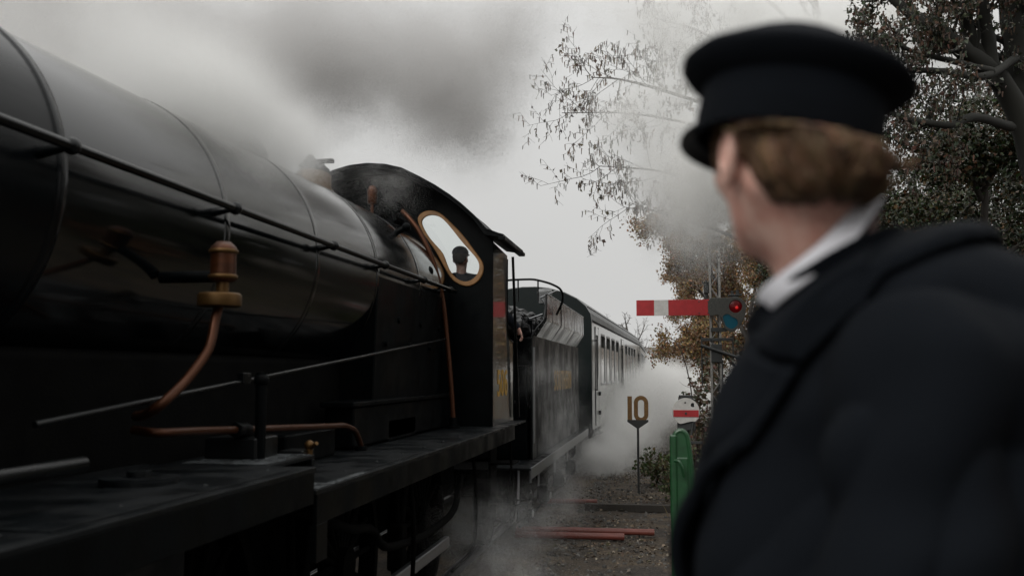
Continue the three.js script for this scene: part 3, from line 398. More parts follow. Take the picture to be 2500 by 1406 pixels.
// ---------------------------------------------------------------- coaches
function coachParts(C, detailed) { // own frame: z = 0 is the end towards the tender, -z runs away from the camera
  const len = 19.5, hw = 1.41, y0 = 1.0, yc = 3.40, roofPts = [[1.41, 3.38], [1.38, 3.56], [1.27, 3.74], [1.08, 3.90], [0.8, 4.04], [0.45, 4.14], [0.15, 4.175]];
  const arc = [...roofPts, ...roofPts.slice().reverse().map(([x, y]) => [-x, y])];
  local('roof', extr(shape([...arc, [-1.36, 3.40], [1.36, 3.40]]), len, 0.01).translate(0, 0, -len), M.roof, C);
  local('rain_strip', [rod([1.30, 3.72, -0.1], [1.30, 3.72, -len + 0.1], 0.012, 6), rod([1.42, 3.40, 0], [1.42, 3.40, -len], 0.02, 8), rod([-1.42, 3.40, 0], [-1.42, 3.40, -len], 0.02, 8)], M.dark, C);
  const wins = []; const doors = [1.0, 9.2, 18.5];
  for (const d of [2.6, 4.15, 5.7, 7.25, 11.1, 12.65, 14.2, 15.75]) wins.push([d, 1.08, 1.95, 3.18]);
  const rr = (d, w, a, b, r) => { const p = []; for (const [cx, cy, a0] of [[d + w / 2 - r, b - r, 0], [d - w / 2 + r, b - r, 1], [d - w / 2 + r, a + r, 2], [d + w / 2 - r, a + r, 3]]) for (let k = 0; k <= 4; k++) { const t = (a0 + k / 4) * Math.PI / 2; p.push([cx + r * Math.cos(t), cy + r * Math.sin(t)]); } return p; };
  for (const s of [1, -1]) {
    const wall = shape([[0, y0], [len, y0], [len, yc], [0, yc]]);
    for (const [d, w, a, b] of wins) wall.holes.push(holeOf(rr(d, w, a, b, 0.1)));
    for (const d of doors) wall.holes.push(holeOf(rr(d, 0.56, 2.1, 3.15, 0.08)));
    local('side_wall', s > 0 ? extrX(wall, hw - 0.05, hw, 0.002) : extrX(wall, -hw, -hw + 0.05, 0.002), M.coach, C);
    if (s < 0) { local('window_band', box(-hw + 0.01, -hw + 0.02, 1.9, 3.2, -0.1, -len + 0.1), M.darkGlass, C); continue; }
    for (const [d, w, a, b] of wins) {
      const f = (() => { const o = shape(rr(d, w + 0.03, a - 0.015, b + 0.015, 0.11)); o.holes.push(holeOf(rr(d, w - 0.05, a + 0.03, b - 0.03, 0.08))); return extrX(o, hw - 0.02, hw + 0.008, 0.003); })();
      const wd = local('window', f, M.steel, C);
      local('pane', extrX(shape(rr(d, w - 0.03, a + 0.02, b - 0.32, 0.05)), hw - 0.012, hw - 0.006, 0.0005), M.darkGlass, wd);
      local('vent', [box(hw - 0.05, hw - 0.02, b - 0.33, b - 0.30, -d - w / 2 + 0.03, -d + w / 2 - 0.03), box(hw - 0.06, hw - 0.055, b - 0.3, b - 0.02, -d - w / 2 + 0.02, -d + w / 2 - 0.02)], M.dark, wd);
    }
    if (detailed) for (const d of doors) {
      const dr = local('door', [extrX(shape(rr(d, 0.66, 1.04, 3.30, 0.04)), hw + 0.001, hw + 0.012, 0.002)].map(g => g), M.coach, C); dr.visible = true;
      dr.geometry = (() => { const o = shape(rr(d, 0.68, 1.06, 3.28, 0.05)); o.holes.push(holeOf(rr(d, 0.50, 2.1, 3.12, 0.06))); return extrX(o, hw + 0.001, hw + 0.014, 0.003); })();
      local('door_pane', extrX(shape(rr(d, 0.5, 2.1, 3.14, 0.05)), hw - 0.03, hw - 0.025, 0.0005), M.darkGlass, dr);
      local('handle', [rod([hw + 0.05, 1.85, -d + 0.44], [hw + 0.05, 3.0, -d + 0.44], 0.016, 8), rod([hw, 1.87, -d + 0.44], [hw + 0.05, 1.87, -d + 0.44], 0.014, 8), rod([hw, 2.98, -d + 0.44], [hw + 0.05, 2.98, -d + 0.44], 0.014, 8)], M.dark, dr);
      local('hinge', [1.28, 1.72].map(y => box(hw + 0.005, hw + 0.06, y, y + 0.09, -d - 0.42, -d - 0.28, 0.01)), M.dark, dr);
      local('door_gap', [box(hw - 0.02, hw + 0.016, 1.05, 3.3, -d + 0.345, -d + 0.36), box(hw - 0.02, hw + 0.016, 1.05, 3.3, -d - 0.36, -d - 0.345)], M.dark, dr);
      local('door_step', box(hw - 0.05, hw + 0.10, 0.86, 0.89, -d - 0.35, -d + 0.35, 0.006), M.dark, dr);
    }
  }
  local('end_wall', [extr(shape([[-1.40, y0], [1.40, y0], [1.40, 3.38], ...arc.map(([x, y]) => [x * 0.995, y - 0.01])]), 0.04, 0.004).translate(0, 0, -0.02)], M.coachEnd, C);
  local('gangway', [extr((() => { const o = shape([[-0.5, 1.1], [0.5, 1.1], [0.5, 3.2], [-0.5, 3.2]]); o.holes.push(holeOf([[-0.4, 1.2], [-0.4, 3.1], [0.4, 3.1], [0.4, 1.2]])); return o; })(), 0.3, 0.01).translate(0, 0, 0.03)], M.dark, C);
  local('tail_wall', box(-1.39, 1.39, y0, 3.4, -len + 0.001, -len + 0.03), M.coachEnd, C);
  local('lamp_bracket', [box(1.1, 1.16, 3.45, 3.52, 0.03, 0.10), rod([0.75, 1.1, 0.08], [0.75, 3.9, 0.06], 0.012, 8)], M.steel, C);
  local('sole_bar', [box(1.30, 1.36, 0.80, 0.99, -0.1, -len + 0.1), box(-1.36, -1.30, 0.80, 0.99, -0.1, -len + 0.1), box(-0.6, 0.9, 0.5, 0.9, -8, -12, 0.03), box(-1.38, 1.38, 0.9, 0.995, -0.05, -len + 0.05)], M.under, C);
  for (const d of [2.6, 16.9]) {
    const bg = local('bogie', [box(1.0, 1.06, 0.42, 0.78, -d - 1.75, -d + 1.75, 0.03), box(-1.06, -1.0, 0.42, 0.78, -d - 1.75, -d + 1.75, 0.03), box(-1, 1, 0.5, 0.75, -d - 0.3, -d + 0.3), ...[-1.3, 1.3].map(o => box(1.05, 1.16, 0.32, 0.56, -d + o - 0.14, -d + o + 0.14, 0.02))], M.under, C);
    for (const o of [-1.3, 1.3]) local('wheelset', [0.78, -0.78].map(x => rod([x - 0.06, 0.455, -d + o], [x + 0.06, 0.455, -d + o], 0.455, 28)).concat(rod([-0.8, 0.455, -d + o], [0.8, 0.455, -d + o], 0.08, 10)), M.under, bg);
  }
}
{
  const A = thing('railway_coach', 'passenger coach, its pale sides a painted-in sky reflection, with tall windows and doors, coupled directly behind the tender', 'coach', [-3.075, 0, -21.2], 'coaches of the train'); A.rotation.y = -0.0241; coachParts(A, true);
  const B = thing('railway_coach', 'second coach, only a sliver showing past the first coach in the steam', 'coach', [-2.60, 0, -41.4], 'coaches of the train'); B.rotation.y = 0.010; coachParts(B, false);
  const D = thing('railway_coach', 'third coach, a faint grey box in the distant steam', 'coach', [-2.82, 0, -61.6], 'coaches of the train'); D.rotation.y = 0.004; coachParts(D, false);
}

// ---------------------------------------------------------------- signals, signs and things beside the line
{
  const red = mat([0.42, 0.022, 0.026], 0.5, { map: scaled(tint(10, 0.85, 1), 1.5) }), white = mat([0.62, 0.61, 0.58], 0.55, { map: scaled(tint(12, 0.85, 1), 1.5) }), iron = mat([0.035, 0.038, 0.038], 0.55), paleIron = mat([0.34, 0.33, 0.31], 0.6, { map: scaled(tint(20, 0.6, 1), 2) });
  const z = -19, S = thing('semaphore_signal', 'semaphore signal with red and white arm on a white lattice post', 'signal', [0.914, 0, z]);
  const x0 = 0.825, x1 = 1.005, z0 = z - 0.09, z1 = z + 0.09, gy = groundY(0.914, z) - 0.05;
  const post = part('lattice_post', [[x0, z0], [x1, z0], [x0, z1], [x1, z1]].map(([x, w]) => box(x - 0.018, x + 0.018, gy, 4.9, w - 0.018, w + 0.018, 0.004)), paleIron, S);
  for (let y = gy + 0.1, k = 0; y < 4.7; y += 0.26, k++) part('lattice_bar', [[[x0, z1], [x1, z1]], [[x0, z0], [x1, z0]], [[x0, z0], [x0, z1]], [[x1, z0], [x1, z1]]].map(([a, b]) => k % 2 ? rod([a[0], y, a[1]], [b[0], y + 0.26, b[1]], 0.009, 5) : rod([b[0], y, b[1]], [a[0], y + 0.26, a[1]], 0.009, 5)), paleIron, post);
  part('finial', [box(x0 - 0.05, x1 + 0.05, 4.9, 4.94, z0 - 0.05, z1 + 0.05), lathe([[0.001, 0.42], [0.02, 0.36], [0.035, 0.30], [0.03, 0.24], [0.075, 0.2], [0.07, 0.14], [0.03, 0.1], [0.06, 0.05], [0.11, 0]], 16).translate(0.914, 4.93, z)], paleIron, S);
  const za = z1 + 0.12;
  const arm = part('arm', box(-0.605, 0.84, 3.357, 3.662, za, za + 0.03, 0.004), red, S, { label: 'red semaphore arm with a white band' });
  part('white_band', box(-0.262, 0.012, 3.3575, 3.6615, za + 0.005, za + 0.034, 0.002), white, arm);
  part('bolt', [[0.6, 3.4], [0.6, 3.62], [0.77, 3.4], [0.77, 3.62]].map(([x, y]) => ball(x, y, za + 0.034, 0.014, 0.014, 0.008, 8)), iron, arm);
  const sp = shape(smoothPts([[0.80, 3.66], [1.1, 3.68], [1.34, 3.69], [1.47, 3.58], [1.46, 3.36], [1.36, 3.14], [1.21, 3.04], [1.09, 3.10], [1.03, 3.28], [0.97, 3.36], [0.80, 3.36]], 80));
  const circle = (cx, cy, r) => Array.from({ length: 28 }, (_, k) => [cx + r * Math.cos(k / 28 * 6.2832), cy + r * Math.sin(k / 28 * 6.2832)]);
  sp.holes.push(holeOf(circle(1.29, 3.52, 0.13)), holeOf(smoothPts([[1.05, 3.34], [1.14, 3.38], [1.21, 3.33], [1.31, 3.27], [1.32, 3.17], [1.22, 3.09], [1.12, 3.13], [1.07, 3.22]], 40)));
  const spec = part('spectacle_plate', extr(sp, 0.03, 0.006).translate(0, 0, za - 0.005), mat([0.06, 0.062, 0.055], 0.6, { map: scaled(tint(16, 0.7, 1), 3) }), S);
  part('red_lens', lathe([[0.001, 0.035], [0.07, 0.028], [0.125, 0.006], [0.132, 0]], 28).rotateX(Math.PI / 2).translate(1.29, 3.52, za), mat([0.11, 0.004, 0.006], 0.25, { specularIntensity: 0.5 }), spec);
  part('blue_green_lens', extr(shape(smoothPts([[1.04, 3.34], [1.14, 3.385], [1.215, 3.335], [1.315, 3.275], [1.325, 3.165], [1.22, 3.085], [1.115, 3.125], [1.065, 3.22]], 40)), 0.008, 0.003).translate(0, 0, za + 0.002), mat([0.004, 0.085, 0.13], 0.25, { specularIntensity: 0.5 }), spec);
  const lamp = part('signal_lamp', [box(1.20, 1.40, 3.38, 3.66, z - 0.16, z + 0.1, 0.02), rod([1.30, 3.66, z - 0.03], [1.30, 3.76, z - 0.03], 0.075, 16), box(1.17, 1.43, 3.74, 3.77, z - 0.12, z + 0.06, 0.01), rod([1.25, 3.77, z - 0.03], [1.25, 3.84, z - 0.03], 0.03, 10), rod([1.35, 3.77, z - 0.03], [1.35, 3.86, z - 0.03], 0.03, 10)], iron, S);
  const glow = new THREE.MeshStandardMaterial({ color: lin(0.3, 0.01, 0.01), emissive: lin(1, 0.03, 0.03), emissiveIntensity: 0.22, roughness: 0.3 });
  part('lamp_flame', ball(1.31, 3.50, za + 0.030, 0.032, 0.032, 0.010, 14), glow, lamp);
  const pl = new THREE.PointLight(lin(1, 0.05, 0.04), 0.006); pl.position.set(1.31 - 0.914, 3.5, za + 0.09 - z); pl.castShadow = true; S.add(pl);
  part('repeater_lamp', [box(0.70, 0.80, 3.79, 4.0, z - 0.05, z + 0.07, 0.02), box(0.67, 0.83, 4.0, 4.02, z - 0.07, z + 0.09), rod([0.75, 4.02, z], [0.75, 4.06, z], 0.02), rod([0.75, 3.7, z], [0.75, 3.8, z], 0.04)], iron, S);
  part('bracket', [box(0.63, 1.25, 2.86, 2.92, z + 0.1, z + 0.15), rod([0.64, 2.0, z + 0.12], [0.64, 2.96, z + 0.12], 0.014, 8), rod([1.235, 2.55, z + 0.12], [1.235, 2.96, z + 0.12], 0.014, 8), box(0.82, 1.12, 3.04, 3.12, z + 0.1, z + 0.14), rod([1.12, 3.06, z + 0.12], [1.2, 3.1, z + 0.14], 0.012, 8)], iron, S);
  part('balance_lever', [rod([0.62, 2.78, z + 0.18], [1.35, 2.53, z + 0.18], 0.03, 8), box(0.82, 1.03, 2.45, 2.8, z - 0.12, z + 0.15, 0.01), ball(1.33, 2.54, z + 0.18, 0.06)], iron, S);
  part('down_rod', [rod([1.16, 3.06, z + 0.14], [1.12, 3.4, z + 0.16], 0.012, 8), rod([1.03, 0.9, z + 0.15], [1.03, 2.5, z + 0.15], 0.012, 8), pipe([[0.73, 2.4, z + 0.14], [0.70, 2.62, z + 0.14], [0.74, 2.66, z + 0.14], [0.76, 2.6, z + 0.14]], 0.006, 16, 5)], iron, S);
  part('ladder', [rod([0.86, gy, z - 0.5], [0.86, 4.6, z - 0.16], 0.014, 6), rod([0.98, gy, z - 0.5], [0.98, 4.6, z - 0.16], 0.014, 6)], iron, S);

  // ground disc signal
  const D = thing('disc_signal', 'small round white disc signal with a red stripe, lower right of the semaphore arm', 'signal', [0.252, 0, -15]), dz = -15;
  const disc = Array.from({ length: 48 }, (_, k) => { const a = k / 48 * 6.2832; return [0.252 + 0.205 * Math.cos(a), 1.655 + Math.max(-0.165 - 0.02 * Math.cos(a * 3), 0.205 * Math.sin(a))]; });
  const ds = shape(disc); ds.holes.push(holeOf(circle(0.36, 1.755, 0.036)), holeOf(circle(0.245, 1.79, 0.017)));
  const dp = part('disc', extr(ds, 0.014, 0.004).translate(0, 0, dz), white, D, { label: 'white disc with a red bar' });
  part('red_bar', box(0.062, 0.446, 1.575, 1.68, dz + 0.016, dz + 0.026, 0.002), red, dp);
  part('hub', rod([0.252, 1.63, dz + 0.02], [0.252, 1.63, dz + 0.04], 0.018, 12), iron, dp);
  part('lamp_house', [box(0.14, 0.38, 1.55, 1.86, dz - 0.30, dz - 0.04, 0.02), box(0.15, 0.35, 1.868, 1.905, dz - 0.26, dz - 0.02, 0.01), rod([0.25, 1.84, dz - 0.14], [0.25, 1.87, dz - 0.14], 0.05)], iron, D);
  part('stand', [rod([0.26, -0.05, dz - 0.16], [0.26, 1.56, dz - 0.16], 0.05, 14), box(0.12, 0.40, 1.36, 1.5, dz - 0.2, dz - 0.02, 0.02), rod([0.33, 1.3, dz], [0.36, 1.5, dz - 0.02], 0.02, 8), box(0.30, 0.5, 1.16, 1.2, dz - 0.1, dz - 0.06), box(0.06, 0.46, -0.08, 0.02, dz - 0.36, dz + 0.04, 0.01)], iron, D);

  // speed board: rusty numerals on a thin post
  const N = thing('speed_sign', 'cut-out speed sign with rusty yellow numerals 10 on a thin post', 'sign', [-0.585, 0, -18.4]), nz = -18.4;
  const yel = mat([0.26, 0.135, 0.04], 0.65, { map: scaled(tint(24, 0.45, 1), 4) });
  const stad = (cx, cy, w, h, n = 12) => { const p = []; for (let k = 0; k <= n; k++) { const a = Math.PI * k / n; p.push([cx + w * Math.cos(a), cy + h - w + w * Math.sin(a)]); } for (let k = 0; k <= n; k++) { const a = Math.PI + Math.PI * k / n; p.push([cx + w * Math.cos(a), cy - h + w + w * Math.sin(a)]); } return p; };
  const zero = shape(stad(-0.527, 1.57, 0.132, 0.242)); zero.holes.push(holeOf(stad(-0.527, 1.57, 0.062, 0.172)));
  part('numeral_zero', extr(zero, 0.022, 0.004).translate(0, 0, nz), yel, N); part('numeral_one', extr(shape([[-0.778, 1.36], [-0.702, 1.36], [-0.702, 1.80], [-0.778, 1.80]]), 0.022, 0.004).translate(0, 0, nz), yel, N);
  part('bracket', extr(shape([[-0.785, 1.358], [-0.395, 1.358], [-0.395, 1.325], [-0.575, 1.20], [-0.605, 1.20], [-0.785, 1.325]]), 0.03, 0.003).translate(0, 0, nz - 0.004), iron, N);
  part('post', rod([-0.59, -0.08, nz], [-0.59, 1.25, nz], 0.022, 10), iron, N);

  // green iron post at the platform end
  const G = thing('green_post', 'green painted iron post with a round head and latch, beside the man\u2019s coat', 'post', [0.06, 0.826, -6.2]), grn = mat([0.008, 0.058, 0.017], 0.35, { clearcoat: 0.4, clearcoatRoughness: 0.2, map: scaled(tint(12, 0.7, 1), 3) });
  part('post_body', [box(0.0, 0.045, 0.826, 1.86, -6.22, -6.16, 0.012), box(0.04, 0.115, 0.826, 1.72, -6.21, -6.17, 0.01)], grn, G);
  part('round_head', pipe([[0.022, 1.55, -6.19], [0.022, 1.78, -6.19], [0.035, 1.86, -6.19], [0.07, 1.885, -6.19], [0.105, 1.86, -6.19], [0.12, 1.78, -6.19], [0.135, 1.62, -6.19], [0.14, 1.3, -6.19]], 0.017, 50, 12), grn, G);
  part('head_plate', extr(shape([[0.03, 1.5], [0.13, 1.5], [0.115, 1.80], [0.09, 1.875], [0.05, 1.875], [0.026, 1.80]]), 0.014, 0.003).translate(0, 0, -6.195), grn, G);
  part('latch', pipe([[0.03, 1.70, -6.13], [0.055, 1.70, -6.11], [0.075, 1.66, -6.11], [0.088, 1.60, -6.13]], 0.010, 20, 8), grn, G);

  // pipes and timber lying on the ground
  const orange = mat([0.20, 0.052, 0.036], 0.5, { map: scaled(tint(14, 0.6, 1), 2) }), lay = (nm, label, a, b, r, m, cat) => { const t = thing(nm, label, cat, [(a[0] + b[0]) / 2, a[1] - r, (a[2] + b[2]) / 2], nm === 'red_pipe' ? 'red pipes lying by the track' : undefined); const ax = V(...b).sub(V(...a)).normalize(); part('pipe_wall', (() => { const d = V(...a).distanceTo(V(...b)), g = lathe([[r * 0.86, 0], [r, 0], [r, d], [r * 0.86, d], [r * 0.86, 0]], 20); g.applyQuaternion(new THREE.Quaternion().setFromUnitVectors(V(0, 1, 0), ax)); return g.translate(...a); })(), m, t); part('end_collar', rod(V(...b).addScaledVector(ax, -0.09).toArray(), V(...b).addScaledVector(ax, -0.02).toArray(), r * 1.06, 20), m, t); return t; };
  lay('red_pipe', 'longest red pipe lying on the ground beyond the platform', [-2.15, 0.06, -13.50], [-0.226, 0.06, -13.53], 0.045, orange, 'pipe');
  lay('red_pipe', 'nearest of the red pipes on the ground, its end stopping short of the longest one', [-2.1, 0.05, -13.12], [-0.62, 0.05, -13.16], 0.045, orange, 'pipe');
  lay('red_pipe', 'farthest red pipe on the ground, short and half lost in steam', [-2.1, 0.05, -16.6], [-1.24, 0.05, -16.62], 0.04, orange, 'pipe');
  const W = thing('timber_baulk', 'dark weathered timber lying across the ground under the speed sign', 'timber', [-0.6, 0, -16.03]);
  part('baulk', box(-1.4, 0.2, -0.02, 0.10, -15.97, -16.1, 0.012), mat([0.045, 0.04, 0.034], 0.9, { bumpMap: scaled(streak, 1), bumpScale: 0.006 }), W); part('end_plate', box(0.2, 0.215, -0.01, 0.09, -15.98, -16.09, 0.004), iron, W);
}

// ---------------------------------------------------------------- people
const cloth = (c, o = {}) => mat(c, 0.92, { specularIntensity: 0.2, bumpMap: scaled(noiseTex(256, 90, 2, v => v), 9), bumpScale: 0.0012, ...o });
const skinMat = mat([0.74, 0.49, 0.405], 0.55, { map: scaled(noiseTex(256, 8, 6, v => { const k = Math.min(1, Math.max(0, (v - 0.3) / 0.4)); return [0.86 + 0.14 * k, 0.68 + 0.32 * k, 0.66 + 0.34 * k]; }), 7), bumpMap: scaled(fine, 9), bumpScale: 0.0006 });
const darkCoat = cloth([0.0044, 0.0058, 0.0082]), capWool = cloth([0.0050, 0.0066, 0.0095]), shirt = cloth([0.66, 0.66, 0.70]);
// a hand: palm, four fingers and a thumb in a frame given by its wrist, direction, palm normal and thumb side
function handField(w, dir, pn, th) {
  const at = (d, s, n) => [w[0] + dir[0] * d + th[0] * s + pn[0] * n, w[1] + dir[1] * d + th[1] * s + pn[1] * n, w[2] + dir[2] * d + th[2] * s + pn[2] * n];
  const bones = [[at(0, 0, 0), at(0.045, 0.018, 0), 0.026, 0.019], [at(0, 0, 0), at(0.05, -0.018, 0), 0.026, 0.018], [at(0.03, 0.012, 0), at(0.075, 0.026, 0.002), 0.018, 0.012], [at(0.03, -0.012, 0), at(0.07, -0.026, 0.002), 0.018, 0.011]];
  [[0.028, 0.082, 1], [0.010, 0.086, 1.1], [-0.009, 0.083, 1.02], [-0.027, 0.076, 0.82]].forEach(([s, d, l]) => { const a = at(d - 0.01, s, 0), b = at(d + 0.034 * l, s * 1.08, 0.012), c = at(d + 0.052 * l, s * 1.1, 0.032), e = at(d + 0.058 * l, s * 1.08, 0.052); bones.push([a, b, 0.0095, 0.009], [b, c, 0.009, 0.0082], [c, e, 0.0082, 0.0072]); });
  bones.push([at(0.018, 0.024, 0.004), at(0.05, 0.046, 0.016), 0.014, 0.0105], [at(0.05, 0.046, 0.016), at(0.075, 0.046, 0.03), 0.0105, 0.0085]);
  return (x, y, z) => { let d = 1e9; for (const [a, b, ra, rb] of bones) d = smin(d, caps(x, y, z, a, b, ra, rb), 0.008); return d; };
}
const headField = (f, u, l) => { // own frame: forward, up, left, from the middle of the skull
  const al = Math.abs(l); let d = ell(f, u, l, -0.014, 0.03, 0, 0.098, 0.102, 0.076);
  d = smin(d, ell(f, u, l, 0.035, -0.045, 0, 0.058, 0.085, 0.060), 0.04);
  d = smin(d, caps(f, u, al, [-0.012, -0.062, 0.052], [0.066, -0.108, 0.012], 0.018, 0.02), 0.03);
  d = smin(d, ell(f, u, l, 0.077, -0.112, 0, 0.022, 0.018, 0.024), 0.02);
  d = smin(d, caps(f, u, l, [0.092, 0.004, 0], [0.113, -0.040, 0], 0.010, 0.014), 0.016); d = smin(d, ell(f, u, al, 0.102, -0.045, 0.012, 0.012, 0.009, 0.008), 0.008);
  d = smin(d, caps(f, u, al, [0.086, 0.024, 0.012], [0.074, 0.02, 0.05], 0.012, 0.010), 0.02);
  d = smin(d, ell(f, u, al, 0.066, -0.035, 0.042, 0.022, 0.02, 0.018), 0.025);
  d = Math.max(d, -ell(f, u, al, 0.095, 0.0, 0.032, 0.016, 0.012, 0.018));
  d = smin(d, ell(f, u, al, 0.078, 0.0, 0.032, 0.013, 0.0125, 0.0135), 0.004);
  d = smin(d, ell(f, u, l, 0.094, -0.070, 0, 0.010, 0.006, 0.024), 0.006); d = smin(d, ell(f, u, l, 0.092, -0.083, 0, 0.010, 0.007, 0.021), 0.006);
  // ear: a tilted shell with rolled rim, hollow and lobe
  const eu = u + 0.030 - 0.18 * (f + 0.004), ef = f + 0.004 + 0.2 * (u + 0.03), ex = al - 0.084 - 0.5 * Math.max(0, -ef - 0.002);
  let e = ell(ef, eu, ex, 0, 0, 0, 0.021, 0.035, 0.011); e = Math.max(e, -ell(ef, eu, ex, 0.003, 0.003, 0.011, 0.011, 0.021, 0.011)); e = smin(e, ell(ef, eu, ex, 0.005, -0.028, 0.0, 0.009, 0.011, 0.007), 0.006);
  return smin(d, e, 0.008);
};
{
  // The man: his chest faces left along the platform edge, his head is turned to look down the train.
  const base = [0.235, 0.826, -1.2], P = thing('person', 'man in a black peaked cap and dark coat with white collar, looking towards the train', 'person', base);
  const Hc = [0.147, 2.530, -1.155], al = 63 * Math.PI / 180, hf = [-Math.cos(al), 0, -Math.sin(al)], hl = [-Math.sin(al), 0, Math.cos(al)];
  const tilt = 0.06, toHead = (x, y, z) => { const X = x - Hc[0], Y = y - Hc[1], Z = z - Hc[2], f = X * hf[0] + Z * hf[2], l = X * hl[0] + Z * hl[2]; return [f * Math.cos(tilt) - Y * Math.sin(tilt) * -1 * -1, Y * Math.cos(tilt) + f * Math.sin(tilt), l]; };
  const fromHead = (f, u, l) => { const F = f * Math.cos(tilt) + u * Math.sin(tilt), U = u * Math.cos(tilt) - f * Math.sin(tilt); return [Hc[0] + hf[0] * F + hl[0] * l, Hc[1] + U, Hc[2] + hf[2] * F + hl[2] * l]; };
  const T = [0.27, 2.30, -1.21], at = 20 * Math.PI / 180, tf = [-Math.cos(at), 0, -Math.sin(at)], tl = [-Math.sin(at), 0, Math.cos(at)];
  const tor = (x, y, z) => { const X = x - T[0], Z = z - T[2]; return [X * tf[0] + Z * tf[2], y - T[1], X * tl[0] + Z * tl[2]]; };
  const wor = (f, u, l) => [T[0] + tf[0] * f + tl[0] * l, T[1] + u, T[2] + tf[2] * f + tl[2] * l];
  const NB = wor(0.075, 0.02, 0.0), NT = fromHead(-0.028, -0.05, 0);
  const neck = (x, y, z) => caps(x, y, z, NT, NB, 0.053, 0.060);
  // skin: head, neck and hands in one mesh with the slim body under the clothes
  const headG = isoMesh((x, y, z) => { const h = toHead(x, y, z); return Math.max(smin(headField(...h), neck(x, y, z), 0.03), h[1] - 0.078); }, [Hc[0] - 0.16, 2.26, Hc[2] - 0.16], [Hc[0] + 0.20, 2.66, Hc[2] + 0.15], 0.0032);
  const Lw = wor(0.10, -0.50, 0.215), Rw = wor(0.08, -0.50, -0.225), hd = [tf[0] * 0.25, -0.968, tf[2] * 0.25];
  const hands = [[Lw, [-tl[0], 0, -tl[2]]], [Rw, tl]].map(([w, pn]) => { const hfld = handField([w[0], w[1] - 0.02, w[2]], hd, pn, tf); return isoMesh(hfld, [w[0] - 0.13, w[1] - 0.22, w[2] - 0.13], [w[0] + 0.13, w[1] + 0.03, w[2] + 0.13], 0.0035); });
  const arms = (f, u, l, g) => { let d = 1e9; for (const s of [1, -1]) { const L = l * s; d = Math.min(d, smin(caps(f, u, L, [-0.045, -0.045, 0.192], [-0.03, -0.31, 0.245], 0.070 + g, 0.056 + g), caps(f, u, L, [-0.03, -0.31, 0.245], [0.10, -0.50, 0.225], 0.054 + g, 0.036 + g), 0.03)); } return d; };
  const trunk = (f, u, l, g) => { let d = ell(f, u, l, 0.03, -0.22, 0, 0.145 + g, 0.25 + g, 0.18 + g); d = smin(d, caps(f, u, Math.abs(l), [-0.03, -0.02, 0.0], [-0.045, -0.035, 0.17], 0.08 + g, 0.07 + g), 0.08); d = smin(d, ell(f, u, l, -0.09, -0.09, 0, 0.11 + g, 0.15 + g, 0.17 + g), 0.08); d = smin(d, ell(f, u, l, 0.02, -0.62, 0, 0.15 + g, 0.2 + g, 0.19 + g), 0.15); return d; };
  const legs = (f, u, l, g) => { const L = Math.abs(l) - 0.095; return smin(caps(f, u, L, [0.0, -0.62, 0], [0.03, -1.05, 0], 0.088 + g, 0.062 + g), caps(f, u, L, [0.03, -1.05, 0], [-0.01, -1.40, 0], 0.060 + g, 0.045 + g), 0.04); };
  const bodyG = isoMesh((x, y, z) => { const [f, u, l] = tor(x, y, z); let d = smin(trunk(f, u, l, -0.02), arms(f, u, l, -0.012), 0.03); d = smin(d, legs(f, u, l, -0.012), 0.04); return smin(d, neck(x, y, z) + 0.004, 0.03); }, [-0.15, 0.85, -1.75], [0.68, 2.45, -0.75], 0.013);
  part('body', [headG, bodyG, ...hands], skinMat, P);
  // eyes
  for (const s of [1, -1]) { const c = fromHead(0.0795, 0.0, 0.032 * s); part('eye', ball(...c, 0.0125), mat([0.6, 0.58, 0.55], 0.2), P); const d = fromHead(0.0895, 0.0, 0.032 * s); part('iris', ball(...d, 0.0045), mat([0.03, 0.04, 0.05], 0.1), P); }
  // coat
  const folds = (f, u, l) => { const s = Math.abs(l), ridge = 1 - Math.abs(2 * noise3(f * 7 + u * 5 + 3, u * 6 - l * 4, l * 8 + 1) - 1); let d = 0.016 * ridge * ridge * ridge + 0.005 * Math.sin(u * 46 + f * 18 + 5 * noise3(f * 9, u * 7, l * 9)) * step(0.1, 0.2, s); d += 0.018 * (noise3(f * 11 + 3, u * 5, l * 11) - 0.5) + 0.006 * (noise3(f * 26, u * 12, l * 26 + 4) - 0.5); d += 0.006 * Math.sin(l * 40 + u * 9 + 4 * noise3(f * 6, u * 4, l * 6)) * step(-0.1, -0.4, u) * (1 - step(0.14, 0.2, s)); return d; };
  const coatD = (f, u, l) => {
    let d = trunk(f, u, l, 0.022);
    d = smin(d, ell(f, u, l, 0.035, -0.255, 0.02, 0.172, 0.22, 0.16), 0.06);                       // coat hanging open in front
    d = smin(d, caps(f, u, l, [0.055, -0.32, 0.03], [0.05, -0.75, 0.03], 0.162, 0.18), 0.1);
    d = smin(d, caps(f, u, l, [-0.06, -0.1, 0], [-0.10, -0.75, 0], 0.16, 0.17), 0.1);
    d = smin(d, arms(f, u, l, 0.024), 0.010);
    return d + folds(f, u, l);
  };
  const coat = (x, y, z) => { const [f, u, l] = tor(x, y, z); let d = Math.max(coatD(f, u, l), -0.86 - u); const n = caps(x, y, z, NT, NB, 0.07, 0.088); d = Math.max(d, -n); return Math.max(d, -(arms(f, u, l, -0.004) + Math.max(0, (u + 0.42) * 4))); };
  part('coat', isoMesh(coat, [-0.16, 1.43, -1.70], [0.70, 2.44, -0.82], 0.007), darkCoat, P);
